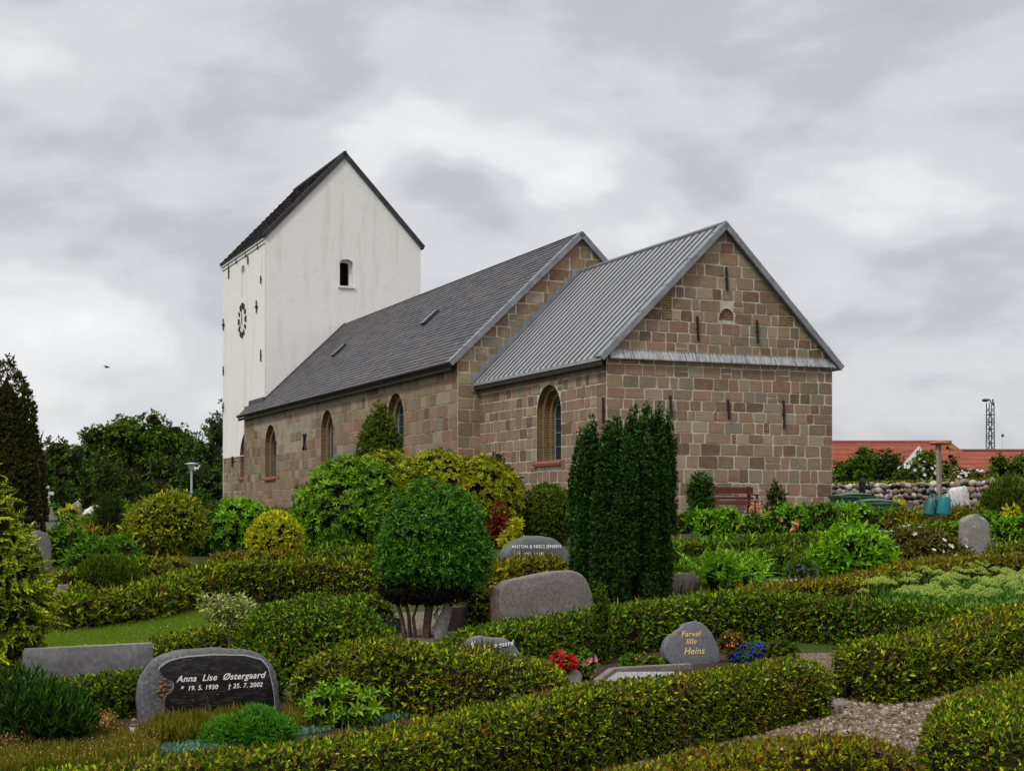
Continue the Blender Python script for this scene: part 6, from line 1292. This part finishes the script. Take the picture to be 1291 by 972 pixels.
# bushes behind the boulder wall
for i, (px, cr, Y, mt, lb, ex) in enumerate([(1075, [(1075, 596, 22, 24), (1088, 580, 14, 18)], 66, 'tree', 'dark green bush behind the boulder wall next to the church corner', None), (1108, [(1108, 594, 22, 22), (1120, 590, 16, 18)], 67, 'tree_b', 'dark green bush behind the boulder wall above the yellow shrub', None),
      (1160, [(1158, 596, 26, 18), (1165, 584, 14, 14)], 64, 'tree', 'bush covered with white blossom in front of the white gable', 'p_white'), (1198, [(1197, 585, 7, 26), (1205, 602, 14, 10)], 62, 'tree', 'narrow climbing bush right of the watering post', None), (1228, [(1228, 604, 24, 11), (1212, 604, 14, 11)], 60, 'rosebush', 'low white flecked bush along the top of the boulder wall', 'p_white'),
      (1278, [(1280, 594, 24, 22), (1262, 588, 10, 10), (1290, 606, 20, 20)], 56, 'tree', 'dark bush at the right edge behind the boulder wall', None), (1140, [(1138, 604, 16, 10)], 63, 'tree_b', 'low dark bush between the two green bushes behind the boulder wall', None)]):
    r_ = limbtree('wall_bush', lb, px, Y, [(a, b, c*1.15, d*1.15) for a, b, c, d in cr], mt, 16, .18, 1.2, 20+i, True, 'bushes behind the boulder wall', core=.7)
    if ex:
        mp = Y/F; A = []
        for cx, cy, rx, ry in cr:
            a, b = ellipsoid(((cx-px)*mp, 0, zat(cy, Y)-g(Y)), (rx*mp, rx*mp, ry*mp), 8, .1); s_, n_ = sample(a, b, 14, tocam((xat(px, Y), Y, g(Y))), .2); A.append(scatter('flower', s_, n_, .16, .2, .3))
        put('blossom', [(v, f, 0) for v, f in A], [M['p_white']], parent=r_)
# bird
P = at(135, 463, 70); root = empty('bird', P, 'small dark bird flying in the grey sky above the trees', 'bird'); V1, F1 = ellipsoid((0, 0, 0), (.13, .035, .035), 8, 0)
V2 = np.array([(.05, .02, .01), (-.05, .02, .01), (-.08, .18, .06), (.0, .18, .06), (-.08, .30, .01), (-.12, .30, .01)]); w2 = V2*[1, -1, 1]; put('body', [(V1, F1, 0)], [M['iron']], parent=root)
for W_ in (V2, w2): put('wing', [(W_, np.array([(0, 1, 2, 3), (3, 2, 5, 4)]), 0)], [M['iron']], parent=root)

# ------------------------------------------------------------ sky, light, camera
w = bpy.data.worlds.new('World'); S.world = w; w.use_nodes = True; N, L = w.node_tree.nodes, w.node_tree.links; N.clear()
SUN_EL, SUN_AZ = R(50), R(-35)     # azimuth from -Y (behind the camera), positive to the right
sk = N.new('ShaderNodeTexSky'); sk.sky_type = 'NISHITA'; sk.sun_disc = False; sk.sun_elevation = SUN_EL; sk.sun_rotation = math.pi-SUN_AZ
b1 = N.new('ShaderNodeBackground'); L.new(sk.outputs[0], b1.inputs[0]); b1.inputs[1].default_value = .08
tc = N.new('ShaderNodeTexCoord')
mp1 = N.new('ShaderNodeMapping'); L.new(tc.outputs['Generated'], mp1.inputs[0]); mp1.inputs['Scale'].default_value = (1, 1, 2.2); mp1.inputs['Location'].default_value = (.35, .1, .2)
n1 = noise(N, L, 3.6, 5, .55, mp1.outputs[0], .35); n2 = noise(N, L, 8.5, 6, .55, mp1.outputs[0], .3); n3 = noise(N, L, 1.6, 2, .5, mp1.outputs[0], .2)
def mth(op, a, b):
    m = N.new('ShaderNodeMath'); m.operation = op
    for s, v in zip(m.inputs, (a, b)):
        if isinstance(v, (int, float)): s.default_value = v
        else: L.new(v, s)
    return m.outputs[0]
t = mth('ADD', mth('MULTIPLY', n1, .42), mth('ADD', mth('MULTIPLY', n2, .24), mth('ADD', .115, mth('MULTIPLY', n3, .25))))
dv = N.new('ShaderNodeTexNoise'); dv.inputs['Scale'].default_value = 6; dv.inputs['Detail'].default_value = 3; L.new(tc.outputs['Generated'], dv.inputs['Vector'])
def vm(op, a, b):
    m = N.new('ShaderNodeVectorMath'); m.operation = op
    for s, v in zip(m.inputs, (a, b)):
        if isinstance(v, bpy.types.NodeSocket): L.new(v, s)
        else: s.default_value = v
    return m
dd = vm('ADD', tc.outputs['Generated'], vm('MULTIPLY', vm('SUBTRACT', dv.outputs['Color'], (.5, .5, .5)).outputs[0], (.12, .12, .12)).outputs[0]).outputs[0]
for px, py, rx, ry, amt in ((590, 235, 90, 46, -.13), (500, 150, 130, 50, .12), (690, 190, 80, 60, .07), (230, 300, 190, 60, -.05), (90, 60, 170, 70, .07), (650, 40, 300, 60, .05), (80, 420, 190, 90, .05), (900, 130, 300, 60, .01), (1200, 60, 200, 70, .04), (1180, 240, 170, 110, .07), (1210, 330, 130, 30, -.07), (60, 590, 300, 60, .06), (720, 330, 160, 70, .05)):
    v = Vector(((px-CX)/F, 1, (HZ-py)/F)).normalized(); q = vm('MULTIPLY', vm('SUBTRACT', dd, tuple(v)).outputs[0], (F/rx, F/rx, F/ry)).outputs[0]
    l = vm('LENGTH', q, (0, 0, 0)).outputs['Value']; mr = N.new('ShaderNodeMapRange'); mr.interpolation_type = 'SMOOTHSTEP'; L.new(l, mr.inputs[0])
    for i_, x_ in zip((1, 2, 3, 4), (.15, 1.5, amt, 0)): mr.inputs[i_].default_value = x_
    t = mth('ADD', t, mr.outputs[0])
cr = ramp(N, [(.43, (.35, .355, .385)), (.52, (.43, .435, .465)), (.61, (.55, .555, .575)), (.69, (.68, .68, .69)), (.78, (.80, .80, .80))], 'EASE'); L.new(t, cr.inputs[0])
sep = N.new('ShaderNodeSeparateXYZ'); L.new(tc.outputs['Generated'], sep.inputs[0])
zen = mapr(N, L, sep.outputs[2], .45, 1.0, 1.0, 2.6)     # an overcast sky is brightest overhead, out of the picture
b2 = N.new('ShaderNodeBackground'); L.new(cr.outputs[0], b2.inputs[0]); L.new(zen, b2.inputs[1])
mx = N.new('ShaderNodeMixShader'); mx.inputs[0].default_value = .94; L.new(b1.outputs[0], mx.inputs[1]); L.new(b2.outputs[0], mx.inputs[2])
wo = N.new('ShaderNodeOutputWorld'); L.new(mx.outputs[0], wo.inputs[0])
sd = bpy.data.lights.new('sun', 'SUN'); sd.energy = 1.5; sd.angle = R(10); sd.color = (1, .95, .86); so = bpy.data.objects.new('sun', sd); COL.objects.link(so)
dirv = Vector((math.sin(SUN_AZ)*math.cos(SUN_EL), -math.cos(SUN_AZ)*math.cos(SUN_EL), math.sin(SUN_EL))); so.rotation_euler = dirv.to_track_quat('Z', 'Y').to_euler(); so.location = (0, -20, 40)
cd = bpy.data.cameras.new('camera'); cam = bpy.data.objects.new('camera', cd); COL.objects.link(cam); cam.location = (0, 0, EYE); cam.rotation_euler = (R(90), 0, 0)
cd.sensor_width = 36; cd.lens = F*36/1291; cd.shift_y = (HZ-486)/1291; cd.clip_end = 6000; cd.clip_start = .1; S.camera = cam
S.view_settings.view_transform = 'Standard'; S.view_settings.look = 'None'; S.view_settings.exposure = .36; S.view_settings.gamma = 1
S.cycles.use_denoising = True; S.cycles.max_bounces = 5; S.cycles.diffuse_bounces = 3; S.cycles.transmission_bounces = 2; S.cycles.use_adaptive_sampling = True
